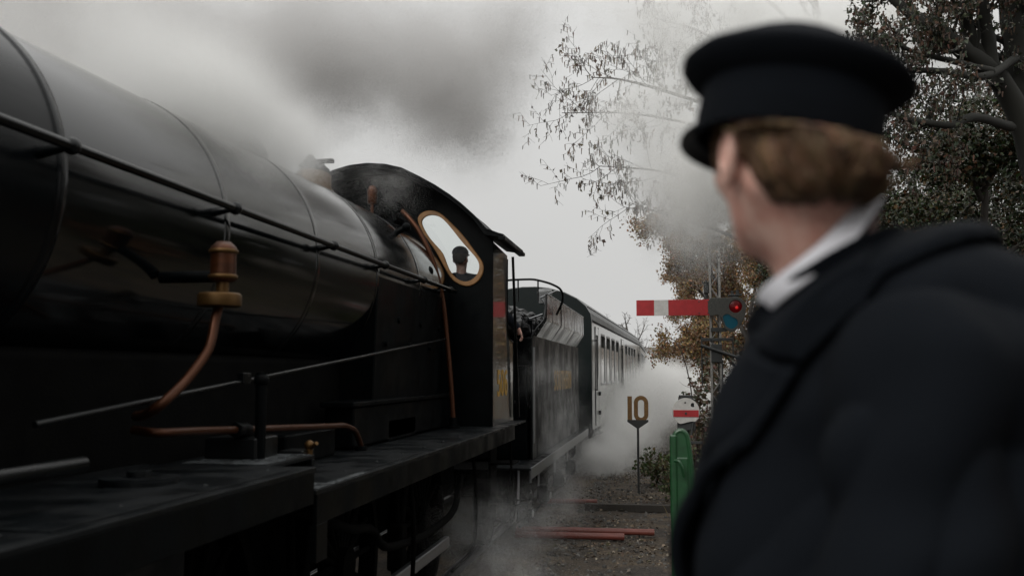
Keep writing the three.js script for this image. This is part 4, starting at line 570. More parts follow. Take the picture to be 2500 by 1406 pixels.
  // coat collar and lapels: a second layer of cloth round the neck and down the front
  const collar = (x, y, z) => {
    const [f, u, l] = tor(x, y, z), b = coatD(f, u, l), sheet = Math.abs(b - 0.013 - 0.006 * (noise3(f * 13, u * 13, l * 13 + 2) - 0.5)) - 0.0065;
    const r = Math.hypot((f - 0.02) * 0.95, (u - 0.02) * 0.8, l * 0.80) - 0.150;                      // cape collar lying on the shoulders
    const lapel = L => { const c = 0.095 + 0.30 * (u + 0.13), w = 0.075 - 0.22 * Math.abs(u + 0.13) - 0.05 * Math.max(0, -u - 0.2); return Math.max(Math.abs(L - c) - w, 0.0 - f, -0.40 - u, 0.006 - Math.abs(u + 0.015 + 0.5 * (L - 0.12))); };   // broad lapel with a notch below the collar
    const sheet2 = Math.abs(b - 0.021) - 0.007, lap = lapel(l), lap2 = lapel(-l);
    const n = caps(x, y, z, NT, NB, 0.074, 0.092);
    const stand = Math.max(Math.abs(n - 0.006) - 0.007, y - (T[1] + 0.125 - 0.55 * (f + 0.03)), T[1] - 0.05 - y);
    return Math.min(Math.max(sheet, r, -n), Math.max(sheet2, Math.min(lap, lap2), -n), stand);
  };
  part('coat_collar', isoMesh(collar, [-0.10, 1.86, -1.52], [0.60, 2.50, -0.90], 0.0048), darkCoat, P);
  // white shirt collar: a band round the neck, high at the nape and low at the throat
  {
    const e1 = V(-0.129, -0.128, 0.02).normalize(), e2 = V(...tl).addScaledVector(e1, -V(...tl).dot(e1)).normalize(), n = e1.clone().cross(e2).normalize(); if (n.y < 0) n.negate();
    const c = V(0.186, 2.388, -1.172), pos = [], uv = [], idx = [], S = 72, prof = [[0, -0.020], [0.0035, 0.004], [0.006, 0.011], [0.009, 0.009], [0.011, -0.006], [0.012, -0.015], [0.009, -0.016], [0.006, -0.008]];
    for (let i = 0; i <= S; i++) { const a = i / S * Math.PI * 2; for (const [o, w] of prof) { const r1 = 0.085 + o, r2 = 0.064 + o, p = c.clone().addScaledVector(e1, Math.cos(a) * r1).addScaledVector(e2, Math.sin(a) * r2).addScaledVector(n, w + 0.012 * Math.cos(2 * a)); pos.push(p.x, p.y, p.z); uv.push(a * 0.1, w); } }
    for (let i = 0; i < S; i++) for (let k = 0; k < prof.length; k++) { const k2 = (k + 1) % prof.length, a = i * prof.length; idx.push(a + k, a + k2, a + prof.length + k, a + k2, a + prof.length + k2, a + prof.length + k); }
    const g = new THREE.BufferGeometry(); g.setAttribute('position', new THREE.Float32BufferAttribute(pos, 3)); g.setAttribute('uv', new THREE.Float32BufferAttribute(uv, 2)); g.setIndex(idx); g.computeVertexNormals(); part('shirt_collar', g, shirt, P);
  }
  part('trousers', isoMesh((x, y, z) => { const [f, u, l] = tor(x, y, z); return Math.max(smin(legs(f, u, l, 0.012), ell(f, u, l, 0.02, -0.64, 0, 0.15, 0.18, 0.19), 0.05) + 0.006 * (noise3(f * 14, u * 9, l * 14) - 0.5), -1.425 - u); }, [-0.1, 0.84, -1.6], [0.62, 1.86, -0.86], 0.013), darkCoat, P);
  for (const s of [1, -1]) { const a = wor(-0.05, -1.43, 0.095 * s), b = wor(0.14, -1.445, 0.11 * s), c = wor(-0.01, -1.39, 0.095 * s); part('shoe', isoMesh((x, y, z) => Math.max(smin(caps(x, y, z, a, b, 0.042, 0.036), caps(x, y, z, a, c, 0.042, 0.05), 0.03), 0.832 - y), [a[0] - 0.28, 0.81, a[2] - 0.2], [a[0] + 0.12, 1.0, a[2] + 0.16], 0.009), mat([0.01, 0.01, 0.01], 0.3), P); }
  const cc = fromHead(-0.014, 0.06, 0), ct = -0.225;
  const capU = (f, u, l) => { const q = fromHead(f, u, l); return 0.06 - (q[0] - cc[0]) * Math.sin(ct) + (q[1] - cc[1] + 0.012) * Math.cos(ct); };   // height above the cap's lower edge
  // hair: a shaggy base with locks laid over it
  const hairMat = mat([1, 1, 1], 0.55, { vertexColors: true });
  const hairF = (f, u, l) => {
    const rag = 0.020 * (noise3(f * 42 + u * 14, u * 18, l * 42) - 0.5) + 0.008 * (noise3(f * 110, u * 40, l * 110) - 0.5);
    let d = ell(f, u, l, -0.040, -0.004, 0, 0.110, 0.102, 0.089) + rag;
    const edge = 0.5 * (f + 0.012) + 0.000 + (u + 0.03) * 0.12;                             // in front of the ear only a sideburn
    const front = f - (u > -0.005 ? 0.038 : -0.004 - 0.35 * (u + 0.03)), side = Math.max(Math.abs(f - 0.036) - 0.024, -0.052 + 0.5 * Math.abs(f - 0.028) - u, 0.045 - Math.abs(l));
    const ear = ell(f, u, Math.abs(l), 0.002, -0.036, 0.094, 0.020, 0.040, 0.030); return Math.max(Math.min(Math.max(d, front, -0.094 + 0.30 * Math.max(0, f + 0.05) + 0.012 * (noise3(f * 90, 2, l * 90) - 0.5) - u, capU(f, u, l) + 0.010), Math.max(ell(f, u, l, 0.0, 0.0, 0, 0.096, 0.10, 0.088) + rag * 0.4, side)), -ear);
  };
  const hairG = isoMesh((x, y, z) => hairF(...toHead(x, y, z)), [Hc[0] - 0.17, 2.40, Hc[2] - 0.17], [Hc[0] + 0.18, 2.62, Hc[2] + 0.16], 0.004);
  const hb = newBuf(), rh = rand(77);
  const hcols = [[0.11, 0.060, 0.030], [0.18, 0.110, 0.06], [0.065, 0.036, 0.02], [0.26, 0.17, 0.095]];
  for (let k = 0; k < 340; k++) { // locks of about ten hairs
    const th = (0.28 + 0.72 * rh()) * Math.PI * (k % 2 ? 1 : -1);      // angle from the forehead, both sides
    const u0 = 0.010 + 0.247 * (0.104 * Math.cos(th) * hf[0] + 0.088 * Math.sin(th) * hl[0]) * -1 - 0.012 - 0.05 * rh(), col = hcols[Math.floor(rh() * 4)], len = 0.05 + 0.05 * rh(), swirl = (th > 0 ? 1 : -1) * (0.1 + 1.5 * rh()), lift = 0.002 + 0.016 * rh() * rh();
    if (Math.abs(th) < 0.46 * Math.PI && u0 < 0.02) continue;
    for (let q = 0; q < 13; q++) {
      const pts = [], dt = (rh() - 0.5) * 0.12, dl = (rh() - 0.5) * 0.006, cur = rh() * 6;
      for (let s = 0; s <= 6; s++) { const t = s / 6; let u = Math.max(u0 - len * t, Math.abs(th) < 0.6 * Math.PI ? 0.006 : -0.098 + 0.02 * rh()); const a = th + dt * (1 + t) + swirl * 0.28 * t + 0.05 * Math.sin(cur + t * 6), cu = capU(-0.040 + 0.110 * Math.cos(a), u, 0.089 * Math.sin(a)); if (cu > -0.013) u -= cu + 0.013; const k2 = Math.sqrt(Math.max(0.25, 1 - ((u + 0.004) / 0.108) ** 2)), R = (s === 0 ? 0.9 : 1.0) + (lift + dl) / 0.1 * (0.5 + 1.4 * t * t) * Math.min(1, t * 2); pts.push(V(...fromHead(-0.040 + 0.110 * k2 * R * Math.cos(a), u + dl, 0.089 * k2 * R * Math.sin(a)))); }
      hb.tube(pts, 0.0014, 0.0005, 3, col.map(c => c * (0.8 + 0.4 * rh())));
    }
  }
  const hg = hairG; { const n = hg.attributes.position.count, c = new Float32Array(n * 3), p = hg.attributes.position; for (let i = 0; i < n; i++) { const v = 0.45 + 0.8 * noise3(p.getX(i) * 120, p.getY(i) * 40, p.getZ(i) * 120); c[i * 3] = 0.10 * v; c[i * 3 + 1] = 0.056 * v; c[i * 3 + 2] = 0.029 * v; } hg.setAttribute('color', new THREE.BufferAttribute(c, 3)); }
  const hair = part('hair', hg, hairMat, P); part('locks', hb.geo(), hairMat, hair);
  // cap
  const inHead = g => { const p = g.attributes.position; for (let i = 0; i < p.count; i++) { const q = fromHead(p.getX(i), p.getY(i), p.getZ(i)), X = q[0] - cc[0], Y = q[1] - cc[1]; p.setXYZ(i, cc[0] + X * Math.cos(ct) - Y * Math.sin(ct), cc[1] + X * Math.sin(ct) + Y * Math.cos(ct) - 0.012, q[2]); } g.computeVertexNormals(); return g; };
  const cap = local('cap', inHead(lathe([[0.108, -0.008], [0.1125, -0.005], [0.114, 0.02], [0.112, 0.058], [0.108, 0.066]], 64).scale(1.0, 1, 0.93).translate(-0.014, 0, 0)).translate(-base[0], -base[1], -base[2]), capWool, P); cap.userData.label = 'black peaked cap with a soft wide crown';
  const crown = lathe([[0.105, 0.050], [0.120, 0.057], [0.134, 0.066], [0.1405, 0.074], [0.1405, 0.079], [0.136, 0.085], [0.116, 0.097], [0.088, 0.113], [0.060, 0.128], [0.030, 0.139], [0.012, 0.1425], [0.0005, 0.143]], 72).scale(0.995, 1, 0.95).translate(-0.012, 0, 0);
  { const p = crown.attributes.position; for (let i = 0; i < p.count; i++) { const x = p.getX(i), y = p.getY(i), z = p.getZ(i); p.setY(i, y + 0.006 * (noise3(x * 22, 3, z * 22) - 0.5) * step(0.06, 0.09, y) + 0.10 * Math.max(0, -x - 0.02) * -0.16); } }
  part('crown', inHead(crown), capWool, cap);
  const peak = new THREE.BufferGeometry(); { const pos = [], idx = [], uv = [], A = 32, B = 8; for (let layer = 0; layer < 2; layer++) for (let i = 0; i <= A; i++) for (let j = 0; j <= B; j++) { const a = (i / A - 0.5) * 2.5, t = j / B, w = Math.pow(Math.max(0, Math.cos(a * 1.2)), 0.55), r = 0.110 + 0.038 * t * w, dn = 0.010 - 0.016 * t * t * w - 0.004 * t; pos.push(-0.014 + r * Math.cos(a), dn - layer * 0.0035, 0.9 * r * Math.sin(a)); uv.push(i / A, t); }
    const W = B + 1, L = (A + 1) * W; for (let i = 0; i < A; i++) for (let j = 0; j < B; j++) { const a = i * W + j; idx.push(a, a + 1, a + W, a + 1, a + W + 1, a + W, L + a, L + a + W, L + a + 1, L + a + 1, L + a + W, L + a + W + 1); } for (let i = 0; i < A; i++) { const a = i * W + B; idx.push(a, L + a, a + W, L + a, L + a + W, a + W); } peak.setAttribute('position', new THREE.Float32BufferAttribute(pos, 3)); peak.setAttribute('uv', new THREE.Float32BufferAttribute(uv, 2)); peak.setIndex(idx); peak.computeVertexNormals(); }
  part('peak', inHead(peak), mat([0.006, 0.006, 0.007], 0.3, { specularIntensity: 0.5 }), cap);
}
{ // the driver, seen through the cab window, one hand out over the cab side
  const base = [-2.42, 1.90, -11.15], P = thing('person', 'driver in dark cap seen through the cab window, one hand out over the side', 'person', base);
  const hc = [-2.43, 3.62, -11.05], hf = [0.26, 0, -0.966], hl = [-0.966, 0, -0.26], th = (x, y, z) => { const X = x - hc[0], Z = z - hc[2]; return [X * hf[0] + Z * hf[2], y - hc[1], X * hl[0] + Z * hl[2]]; };
  const sh = [-2.25, 3.34, -11.18], el = [-2.03, 3.02, -11.5], wr = [-1.85, 2.79, -11.80], sh2 = [-2.62, 3.34, -11.02], el2 = [-2.74, 3.05, -10.9], wr2 = [-2.78, 2.98, -10.72];
  const body = (x, y, z, g) => { let d = ell(x, y, z, -2.43, 3.15, -11.12, 0.19 + g, 0.27 + g, 0.14 + g); d = smin(d, caps(x, y, z, sh, sh2, 0.075 + g, 0.075 + g), 0.08); d = smin(d, ell(x, y, z, -2.43, 2.8, -11.15, 0.17 + g, 0.2 + g, 0.13 + g), 0.1); for (const [a, b, c] of [[sh, el, wr], [sh2, el2, wr2]]) d = smin(d, smin(caps(x, y, z, a, b, 0.062 + g, 0.05 + g), caps(x, y, z, b, c, 0.048 + g, 0.035 + g), 0.03), 0.03); for (const s of [-1, 1]) d = smin(d, smin(caps(x, y, z, [-2.43 + s * 0.09, 2.72, -11.15], [-2.43 + s * 0.1, 2.32, -11.13], 0.085 + g, 0.06 + g), caps(x, y, z, [-2.43 + s * 0.1, 2.32, -11.13], [-2.43 + s * 0.1, 1.97, -11.17], 0.058 + g, 0.045 + g), 0.03), 0.04); return d; };
  const nk = (x, y, z) => caps(x, y, z, [-2.43, 3.54, -11.08], [-2.43, 3.38, -11.1], 0.055, 0.065);
  const n1 = V(wr[0] - el[0], wr[1] - el[1], wr[2] - el[2]).normalize(), dir = V(0.42, -0.80, -0.40).normalize(), pn = V(-0.86, -0.5, 0.10).normalize(), tside = dir.clone().cross(pn).normalize();
  const hG = isoMesh(handField(wr, dir.toArray(), pn.toArray(), tside.toArray()), [wr[0] - 0.16, wr[1] - 0.2, wr[2] - 0.2], [wr[0] + 0.16, wr[1] + 0.06, wr[2] + 0.12], 0.004), d2 = V(-0.1, -0.4, 0.9).normalize(), p2 = V(0, -0.9, -0.42).normalize(), h2 = isoMesh(handField(wr2, d2.toArray(), p2.toArray(), d2.clone().cross(p2).toArray()), [wr2[0] - 0.15, wr2[1] - 0.18, wr2[2] - 0.1], [wr2[0] + 0.15, wr2[1] + 0.1, wr2[2] + 0.2], 0.005);
  part('body', [isoMesh((x, y, z) => smin(headField(...th(x, y, z)), nk(x, y, z), 0.03), [-2.6, 3.36, -11.25], [-2.26, 3.78, -10.88], 0.006), isoMesh((x, y, z) => body(x, y, z, -0.012), [-2.95, 1.92, -11.9], [-1.8, 3.5, -10.6], 0.018), hG, h2], skinMat, P);
  const ov = cloth([0.02, 0.024, 0.032]); part('overalls', isoMesh((x, y, z) => { const d = body(x, y, z, 0.014) + 0.01 * (noise3(x * 14, y * 9, z * 14) - 0.5); const w = Math.hypot(x - wr[0], y - wr[1], z - wr[2]) - 0.06, w2 = Math.hypot(x - wr2[0], y - wr2[1], z - wr2[2]) - 0.05; return Math.max(d, -w, -w2, 1.95 - y); }, [-2.98, 1.93, -11.95], [-1.78, 3.5, -10.6], 0.016), ov, P);
  part('cap', [isoMesh((x, y, z) => { const [f, u, l] = th(x, y, z); return Math.min(Math.max(ell(f, u, l, -0.01, 0.05, 0, 0.115, 0.085, 0.095), 0.035 - u), Math.max(ell(f, u, l, 0.09, 0.036, 0, 0.07, 0.012, 0.07), -f)); }, [-2.62, 3.58, -11.25], [-2.24, 3.80, -10.84], 0.007)], ov, P);
  part('hair', isoMesh((x, y, z) => { const [f, u, l] = th(x, y, z); return Math.max(ell(f, u, l, -0.025, 0.01, 0, 0.1, 0.1, 0.084), f - 0.03, u - 0.05, -0.075 - u); }, [-2.62, 3.5, -11.25], [-2.24, 3.70, -10.84], 0.008), mat([0.03, 0.022, 0.016], 0.7), P);
  for (const s of [-1, 1]) part('boot', isoMesh((x, y, z) => Math.max(caps(x, y, z, [-2.43 + s * 0.1, 1.95, -11.2], [-2.43 + s * 0.1, 1.945, -11.04], 0.05, 0.045), 1.902 - y), [-2.6 + s * 0.1, 1.88, -11.3], [-2.26 + s * 0.1, 2.03, -10.95], 0.012), M.dark, P);
}

// ---------------------------------------------------------------- plants
function newBuf() {
  const P = [], N = [], C = [], I = [];
  return {
    tube(pts, r0, r1, sides, col) { // tapered branch through points
      const n = pts.length, b0 = P.length / 3, t = V(0, 0, 0), u = V(0, 0, 0), v = V(0, 0, 0);
      for (let i = 0; i < n; i++) {
        t.subVectors(pts[Math.min(n - 1, i + 1)], pts[Math.max(0, i - 1)]).normalize(); u.set(Math.abs(t.y) > 0.9 ? 1 : 0, Math.abs(t.y) > 0.9 ? 0 : 1, 0).cross(t).normalize(); v.crossVectors(t, u);
        const r = r0 + (r1 - r0) * i / (n - 1);
        for (let k = 0; k < sides; k++) { const a = k / sides * Math.PI * 2, c = Math.cos(a), s = Math.sin(a), x = u.x * c + v.x * s, y = u.y * c + v.y * s, z = u.z * c + v.z * s; const j = sides > 8 ? r * (0.84 + 0.32 * noise3(a * 1.6 + b0, i * 1.3, 3)) : r; P.push(pts[i].x + x * j, pts[i].y + y * j, pts[i].z + z * j); N.push(x, y, z); C.push(...col); }
      }
      for (let i = 0; i < n - 1; i++) for (let k = 0; k < sides; k++) { const a = b0 + i * sides + k, b = b0 + i * sides + (k + 1) % sides; I.push(a, b, a + sides, b, b + sides, a + sides); }
    },
    leaf(p, d, s, l, w, col) { // a blade from p along d, s across
      const b = P.length / 3, n = V(0, 0, 0).crossVectors(d, s).normalize(), q = (a, c, e) => { P.push(p.x + d.x * a * l + s.x * c * w + n.x * e * l, p.y + d.y * a * l + s.y * c * w + n.y * e * l, p.z + d.z * a * l + s.z * c * w + n.z * e * l); N.push(n.x + s.x * c * 0.6, n.y + s.y * c * 0.6, n.z + s.z * c * 0.6); C.push(...col); };
      q(0, 0, 0); q(0.45, 1, 0.1); q(0.45, -1, 0.1); q(0.55, 0, 0); q(1, 0, -0.12); I.push(b, b + 3, b + 1, b, b + 2, b + 3, b + 3, b + 4, b + 1, b + 3, b + 2, b + 4);
    },
    geo() { const g = new THREE.BufferGeometry(); g.setAttribute('position', new THREE.Float32BufferAttribute(P, 3)); g.setAttribute('normal', new THREE.Float32BufferAttribute(N, 3)); g.setAttribute('color', new THREE.Float32BufferAttribute(C, 3)); g.setIndex(I); return g; },
    get tris() { return I.length / 3; },
  };
}
const barkM = new THREE.MeshStandardMaterial({ vertexColors: true, roughness: 0.9 }), leafM = new THREE.MeshPhysicalMaterial({ vertexColors: true, roughness: 0.75, transmission: 0.25, thickness: 0 }), glossLeafM = new THREE.MeshStandardMaterial({ vertexColors: true, roughness: 0.42 });
const rnd3 = r => { let x, y, z, l; do { x = r() * 2 - 1; y = r() * 2 - 1; z = r() * 2 - 1; l = x * x + y * y + z * z; } while (l > 1 || l < 0.01); return V(x, y, z).divideScalar(Math.sqrt(l)); };
// Limbs are given; side branches, twigs and leaves grow from them.
function tree(name, label, group, base, limbs, o) {
  const r = rand(o.seed), T = thing(name, label, o.category || 'tree', base, group), wood = newBuf(), twig = newBuf(), B = V(...base), tips = [];
  const bark = o.bark || [0.06, 0.052, 0.045], col = k => bark.map(c => c * (0.75 + 0.5 * k));
  function grow(p, dir, len, rad, lev) {
    const n = lev >= o.levels ? 4 : 6, pts = [p.clone()], d = dir.clone(); let q = p.clone();
    for (let i = 0; i < n; i++) { d.addScaledVector(rnd3(r), o.wander ?? 0.22).addScaledVector(V(0, 1, 0), (o.up ?? 0.05) * (lev > 1 ? (o.droop ?? 0) : 1)).normalize(); q = q.clone().addScaledVector(d, len / n); pts.push(q); }
    (rad > 0.012 ? wood : twig).tube(pts, rad, rad * 0.45, rad > 0.05 ? 9 : rad > 0.012 ? 6 : 3, col(r()));
    spread(pts, len, rad, lev);
  }
  function spread(pts, len, rad, lev) {
    if (lev >= o.levels) { tips.push(pts); return; }
    const m = o.kids[lev] ?? 4;
    for (let k = 0; k < m; k++) {
      const t = 0.25 + 0.75 * (k + r()) / m, i = Math.min(pts.length - 2, Math.floor(t * (pts.length - 1))), f = t * (pts.length - 1) - i, p = pts[i].clone().lerp(pts[i + 1], Math.min(1, f)), ax = pts[i + 1].clone().sub(pts[i]).normalize();
      const side = rnd3(r); side.addScaledVector(ax, -side.dot(ax)).normalize(); if (o.flat) side.y *= o.flat;
      grow(p, ax.multiplyScalar(0.62).addScaledVector(side, 0.75).normalize(), len * (o.shrink ?? 0.5) * (0.6 + 0.7 * r()), Math.max(o.least ?? 0.0035, rad * (o.thin ?? 0.42)), lev + 1);
    }
  }
  for (const [pts, r0, r1] of limbs) {
    const c = new THREE.CatmullRomCurve3(pts.map(p => V(...p).sub(B))).getPoints(pts.length * 5), L = c.reduce((a, p, i) => i ? a + p.distanceTo(c[i - 1]) : 0, 0);
    wood.tube(c, r0, r1, 10, col(0.5)); if (!o.bareLimb || r0 < o.bareLimb) spread(c.filter((_, i) => i % 3 === 0 || i === c.length - 1), Math.min(L, o.reach ?? 2.5), (r0 + r1) / 2 * 0.7, 0);
  }
  const leaves = newBuf();
  for (const pts of tips) for (let k = 0; k < o.leaves; k++) {
    const t = r(), i = Math.min(pts.length - 2, Math.floor(t * (pts.length - 1))), p = pts[i].clone().lerp(pts[i + 1], r()); if (o.spread) p.addScaledVector(rnd3(r), o.spread * r());
    const c = o.pal[Math.floor(r() * o.pal.length)].map(v => v * (0.75 + 0.5 * r()));
    if (o.catkin && r() < o.catkin) { const l = o.size * (0.8 + 0.7 * r()); leaves.tube([p, p.clone().add(V((r() - 0.5) * 0.01, -l * 0.4, 0)), p.clone().add(V((r() - 0.5) * 0.02, -l, (r() - 0.5) * 0.02))], 0.009, 0.006, 5, c); continue; }
    const d = rnd3(r).addScaledVector(V(0, -1, 0), o.hang ?? 0.5).normalize(), s = rnd3(r); s.addScaledVector(d, -s.dot(d)).normalize(); const z = o.size * (0.6 + 0.8 * r()); leaves.leaf(p, d, s, z, z * (o.width ?? 0.38), c);
  }
  const tr = local('trunk', wood.geo(), barkM, T); if (twig.tris) local('twigs', twig.geo(), barkM, T).userData.kind = 'stuff';
  if (leaves.tris) { const c = local('crown', leaves.geo(), o.gloss ? glossLeafM : leafM, T); c.userData.kind = 'stuff'; }
  return T;
}
const gy = (x, z) => groundY(x, z) - 0.04;
// hazel whose catkin-hung branches reach over the line, half veiled by steam
{
  const b = [3.3, gy(3.3, -17), -17];
  tree('hazel_tree', 'bare hazel hung with catkins, its branches reaching left over the line above the signal', 'trees beside the line', b, [
    [[b, [3.2, 3.4, -17], [2.9, 5.2, -16.8], [2.7, 7.6, -16.6], [2.4, 9.8, -16.5]], 0.16, 0.04],
    [[[3.1, 4.0, -17], [2.2, 5.4, -16.6], [1.2, 6.2, -16.3], [0.2, 6.5, -16.1], [-0.7, 6.65, -16.0], [-1.75, 6.7, -16]], 0.045, 0.005],
    [[[2.0, 5.6, -16.5], [1.0, 6.6, -16.2], [0.0, 7.0, -16], [-0.8, 7.25, -16], [-1.25, 7.3, -16]], 0.05, 0.006],
    [[[3.0, 3.8, -17], [2.0, 4.6, -16.5], [1.0, 5.2, -16.2], [0.0, 5.6, -16], [-1.1, 5.75, -16]], 0.06, 0.005],
    [[[2.9, 3.6, -17], [1.8, 4.2, -16.5], [0.9, 4.6, -16.2], [0.1, 4.85, -16], [-0.6, 5.1, -16]], 0.05, 0.005],
    [[[2.8, 6.5, -16.7], [1.6, 7.4, -16.3], [0.6, 8.0, -16], [-0.2, 8.3, -16]], 0.06, 0.006],
    [[[2.7, 7.4, -16.6], [1.9, 8.4, -16.2], [0.9, 9.0, -16], [0.1, 9.1, -15.9]], 0.05, 0.006],
    [[[2.9, 5.4, -16.8], [2.0, 6.5, -15.8], [1.2, 7.2, -15.3], [0.4, 7.5, -15.2]], 0.05, 0.006],
  ], { seed: 21, levels: 3, kids: [16, 7, 5], shrink: 0.36, thin: 0.30, reach: 2.6, wander: 0.2, up: 0.06, droop: -0.6, leaves: 1, size: 0.07, catkin: 0.75, hang: 0.9, pal: [[0.10, 0.075, 0.05], [0.07, 0.055, 0.04], [0.15, 0.10, 0.05]], bark: [0.065, 0.058, 0.05] });
}
// golden-brown trees behind the signal
{
  const mk = (x, z, top, seed, label, sc, lean) => { const b = [x, gy(x, z), z]; tree('autumn_tree', label, 'trees beside the line', b, [
    [[b, [x - 0.1, 2.6, z], [x + 0.1 + lean, 4.6, z + 0.2], [x + lean, top * 0.8, z], [x + lean, top, z]], 0.15 * sc, 0.03],
    [[[x, 2.4, z], [x - 0.7 * sc, 3.6, z + 0.4], [x - 1.4 * sc, 4.5, z + 0.5], [x - 1.9 * sc, 5.0, z + 0.6]], 0.07, 0.012],
    [[[x, 3.0, z], [x - 0.8 * sc, 4.6, z - 0.3], [x - 1.3 * sc, 5.6, z], [x - 1.8 * sc, 6.2, z + 0.2]], 0.06, 0.012],
    [[[x, 2.8, z], [x + 0.8 * sc, 4.3, z + 0.5], [x + 1.6 * sc, 5.4, z + 0.6]], 0.07, 0.012],
    [[[x, 1.9, z], [x - 0.7 * sc, 2.7, z + 0.5], [x - 1.4 * sc, 3.2, z + 0.7]], 0.05, 0.01],
    [[[x, 3.8, z], [x + 0.5 * sc, 5.8, z - 0.5], [x + 0.8 * sc, 7.0, z - 0.4]], 0.05, 0.012],
    [[[x, 1.7, z], [x + 0.9, 2.6, z + 0.7], [x + 1.5, 3.0, z + 0.9]], 0.05, 0.012],
  ], { seed, levels: 3, kids: [8, 5, 4], shrink: 0.42, thin: 0.4, reach: 2.2, wander: 0.22, droop: -1.5, up: 0.05, leaves: 58, spread: 0.32, size: 0.062, width: 0.38, hang: 0.8, pal: [[0.24, 0.13, 0.045], [0.30, 0.18, 0.07], [0.17, 0.09, 0.035], [0.20, 0.14, 0.05], [0.12, 0.075, 0.035]] }); };
  mk(2.15, -26, 8.2, 31, 'golden-brown leafy tree directly behind the signal arm', 1, 0.2);
  mk(4.2, -29, 9.5, 32, 'taller golden-brown tree standing right of the one behind the signal', 1.3, 0);
  mk(3.6, -38, 9.0, 33, 'golden-brown tree farthest back along the right of the line', 1.5, 0);
}
// dark evergreen growth and bare limbs on the right
{
  const p = (x, y, z) => [x * z / 8, 2.25 + (y - 2.25) * z / 8, -z], b = [4.3, gy(4.3, -11), -11];
  tree('ivy_tree', 'dark ivy-grown tree with thick bare limbs at the top right corner', 'trees beside the line', b, [
    [[b, [4.25, 3.4, -11], p(2.82, 4.4, 11), p(2.80, 5.0, 11), p(2.78, 6.4, 11)], 0.24, 0.12],
    [[[4.2, 3.6, -11], p(2.69, 4.52, 10.6), p(2.41, 4.82, 10.3), p(2.2, 5.02, 10), p(1.98, 5.19, 10), p(1.7, 5.5, 10)], 0.13, 0.04],
    [[p(2.56, 4.66, 10.5), p(2.44, 4.98, 10.4), p(2.42, 5.3, 10.3), p(2.38, 5.9, 10.2)], 0.085, 0.04],
    [[p(2.62, 4.55, 10.5), p(2.58, 4.96, 10.4), p(2.55, 5.3, 10.3), p(2.6, 6, 10.3)], 0.08, 0.04],
    [[p(2.72, 4.2, 10.6), p(2.42, 4.29, 9.6), p(2.28, 4.235, 9.4), p(2.14, 4.25, 9.3), p(1.86, 4.33, 9.2), p(1.66, 4.46, 9.2)], 0.05, 0.02],
    [[p(2.78, 4.76, 10.8), p(2.5, 4.62, 9.8), p(2.22, 4.68, 9.6), p(1.9, 4.71, 9.5), p(1.7, 4.75, 9.5)], 0.045, 0.015],
    [[p(2.6, 4.66, 10), p(2.3, 4.76, 9.7), p(2.0, 4.86, 9.6), p(1.8, 5.0, 9.6)], 0.04, 0.01],
  ], { seed: 41, levels: 3, kids: [11, 6, 5], shrink: 0.42, thin: 0.34, reach: 1.9, wander: 0.28, up: 0.02, droop: -1, leaves: 6, spread: 0.08, size: 0.042, catkin: 0.25, width: 0.4, hang: 0.3, pal: [[0.02, 0.03, 0.009], [0.03, 0.036, 0.012], [0.075, 0.035, 0.014], [0.05, 0.025, 0.012]], bark: [0.011, 0.011, 0.008] });
  // hollies behind it: dense leafy masses
  const holly = (x, z, h, w, seed, label) => { const bb = [x, gy(x, z), z], L = [[[bb, [x, bb[1] + h * 0.5, z], [x + 0.1, bb[1] + h, z]], 0.1, 0.02]], rr = rand(seed * 7); for (let k = 0; k < 11; k++) { const a = rr() * 6.28, y = bb[1] + h * (0.15 + 0.75 * rr()), q = w * (0.55 + 0.45 * rr()) * (1.1 - 0.5 * (y - bb[1]) / h); L.push([[[x, y - 0.2, z], [x + Math.cos(a) * q * 0.5, y + 0.15, z + Math.sin(a) * q * 0.5], [x + Math.cos(a) * q, y + 0.1, z + Math.sin(a) * q]], 0.04, 0.01]); }
    tree('holly_tree', label, 'evergreens on the bank', bb, L, { seed, levels: 2, kids: [8, 5], shrink: 0.5, thin: 0.4, reach: 1.6, wander: 0.25, leaves: 64, spread: 0.26, size: 0.055, width: 0.38, hang: 0.4, gloss: true, pal: [[0.018, 0.034, 0.009], [0.03, 0.044, 0.013], [0.012, 0.022, 0.007], [0.042, 0.055, 0.016], [0.045, 0.032, 0.012], [0.09, 0.045, 0.014], [0.026, 0.027, 0.009]] }); };
  holly(3.9, -12.6, 4.0, 1.6, 51, 'holly right behind the man’s cap and shoulder');
  holly(5.6, -13.4, 4.6, 1.9, 52, 'dark holly at the right edge of the photograph');
  holly(4.9, -16.5, 4.8, 1.9, 53, 'holly farther back between the ivy-grown tree and the hazel');
  holly(2.9, -20.5, 3.4, 1.3, 54, 'holly low on the bank behind the man’s neck');
  holly(7.2, -13.5, 4.8, 1.9, 55, 'holly nearest the right edge, mostly out of view');
  holly(6.6, -18.5, 6.2, 2.3, 56, 'tallest holly, in the background at the right edge');
  holly(6.6, -24, 6.0, 2.4, 58, 'holly farthest back on the right, seen between the nearer trunks');
  holly(3.3, -14.8, 3.4, 1.3, 59, 'holly just right of the man’s collar');
  holly(4.6, -21.5, 5.0, 2.0, 57, 'holly in the background behind the man’s cap');
}
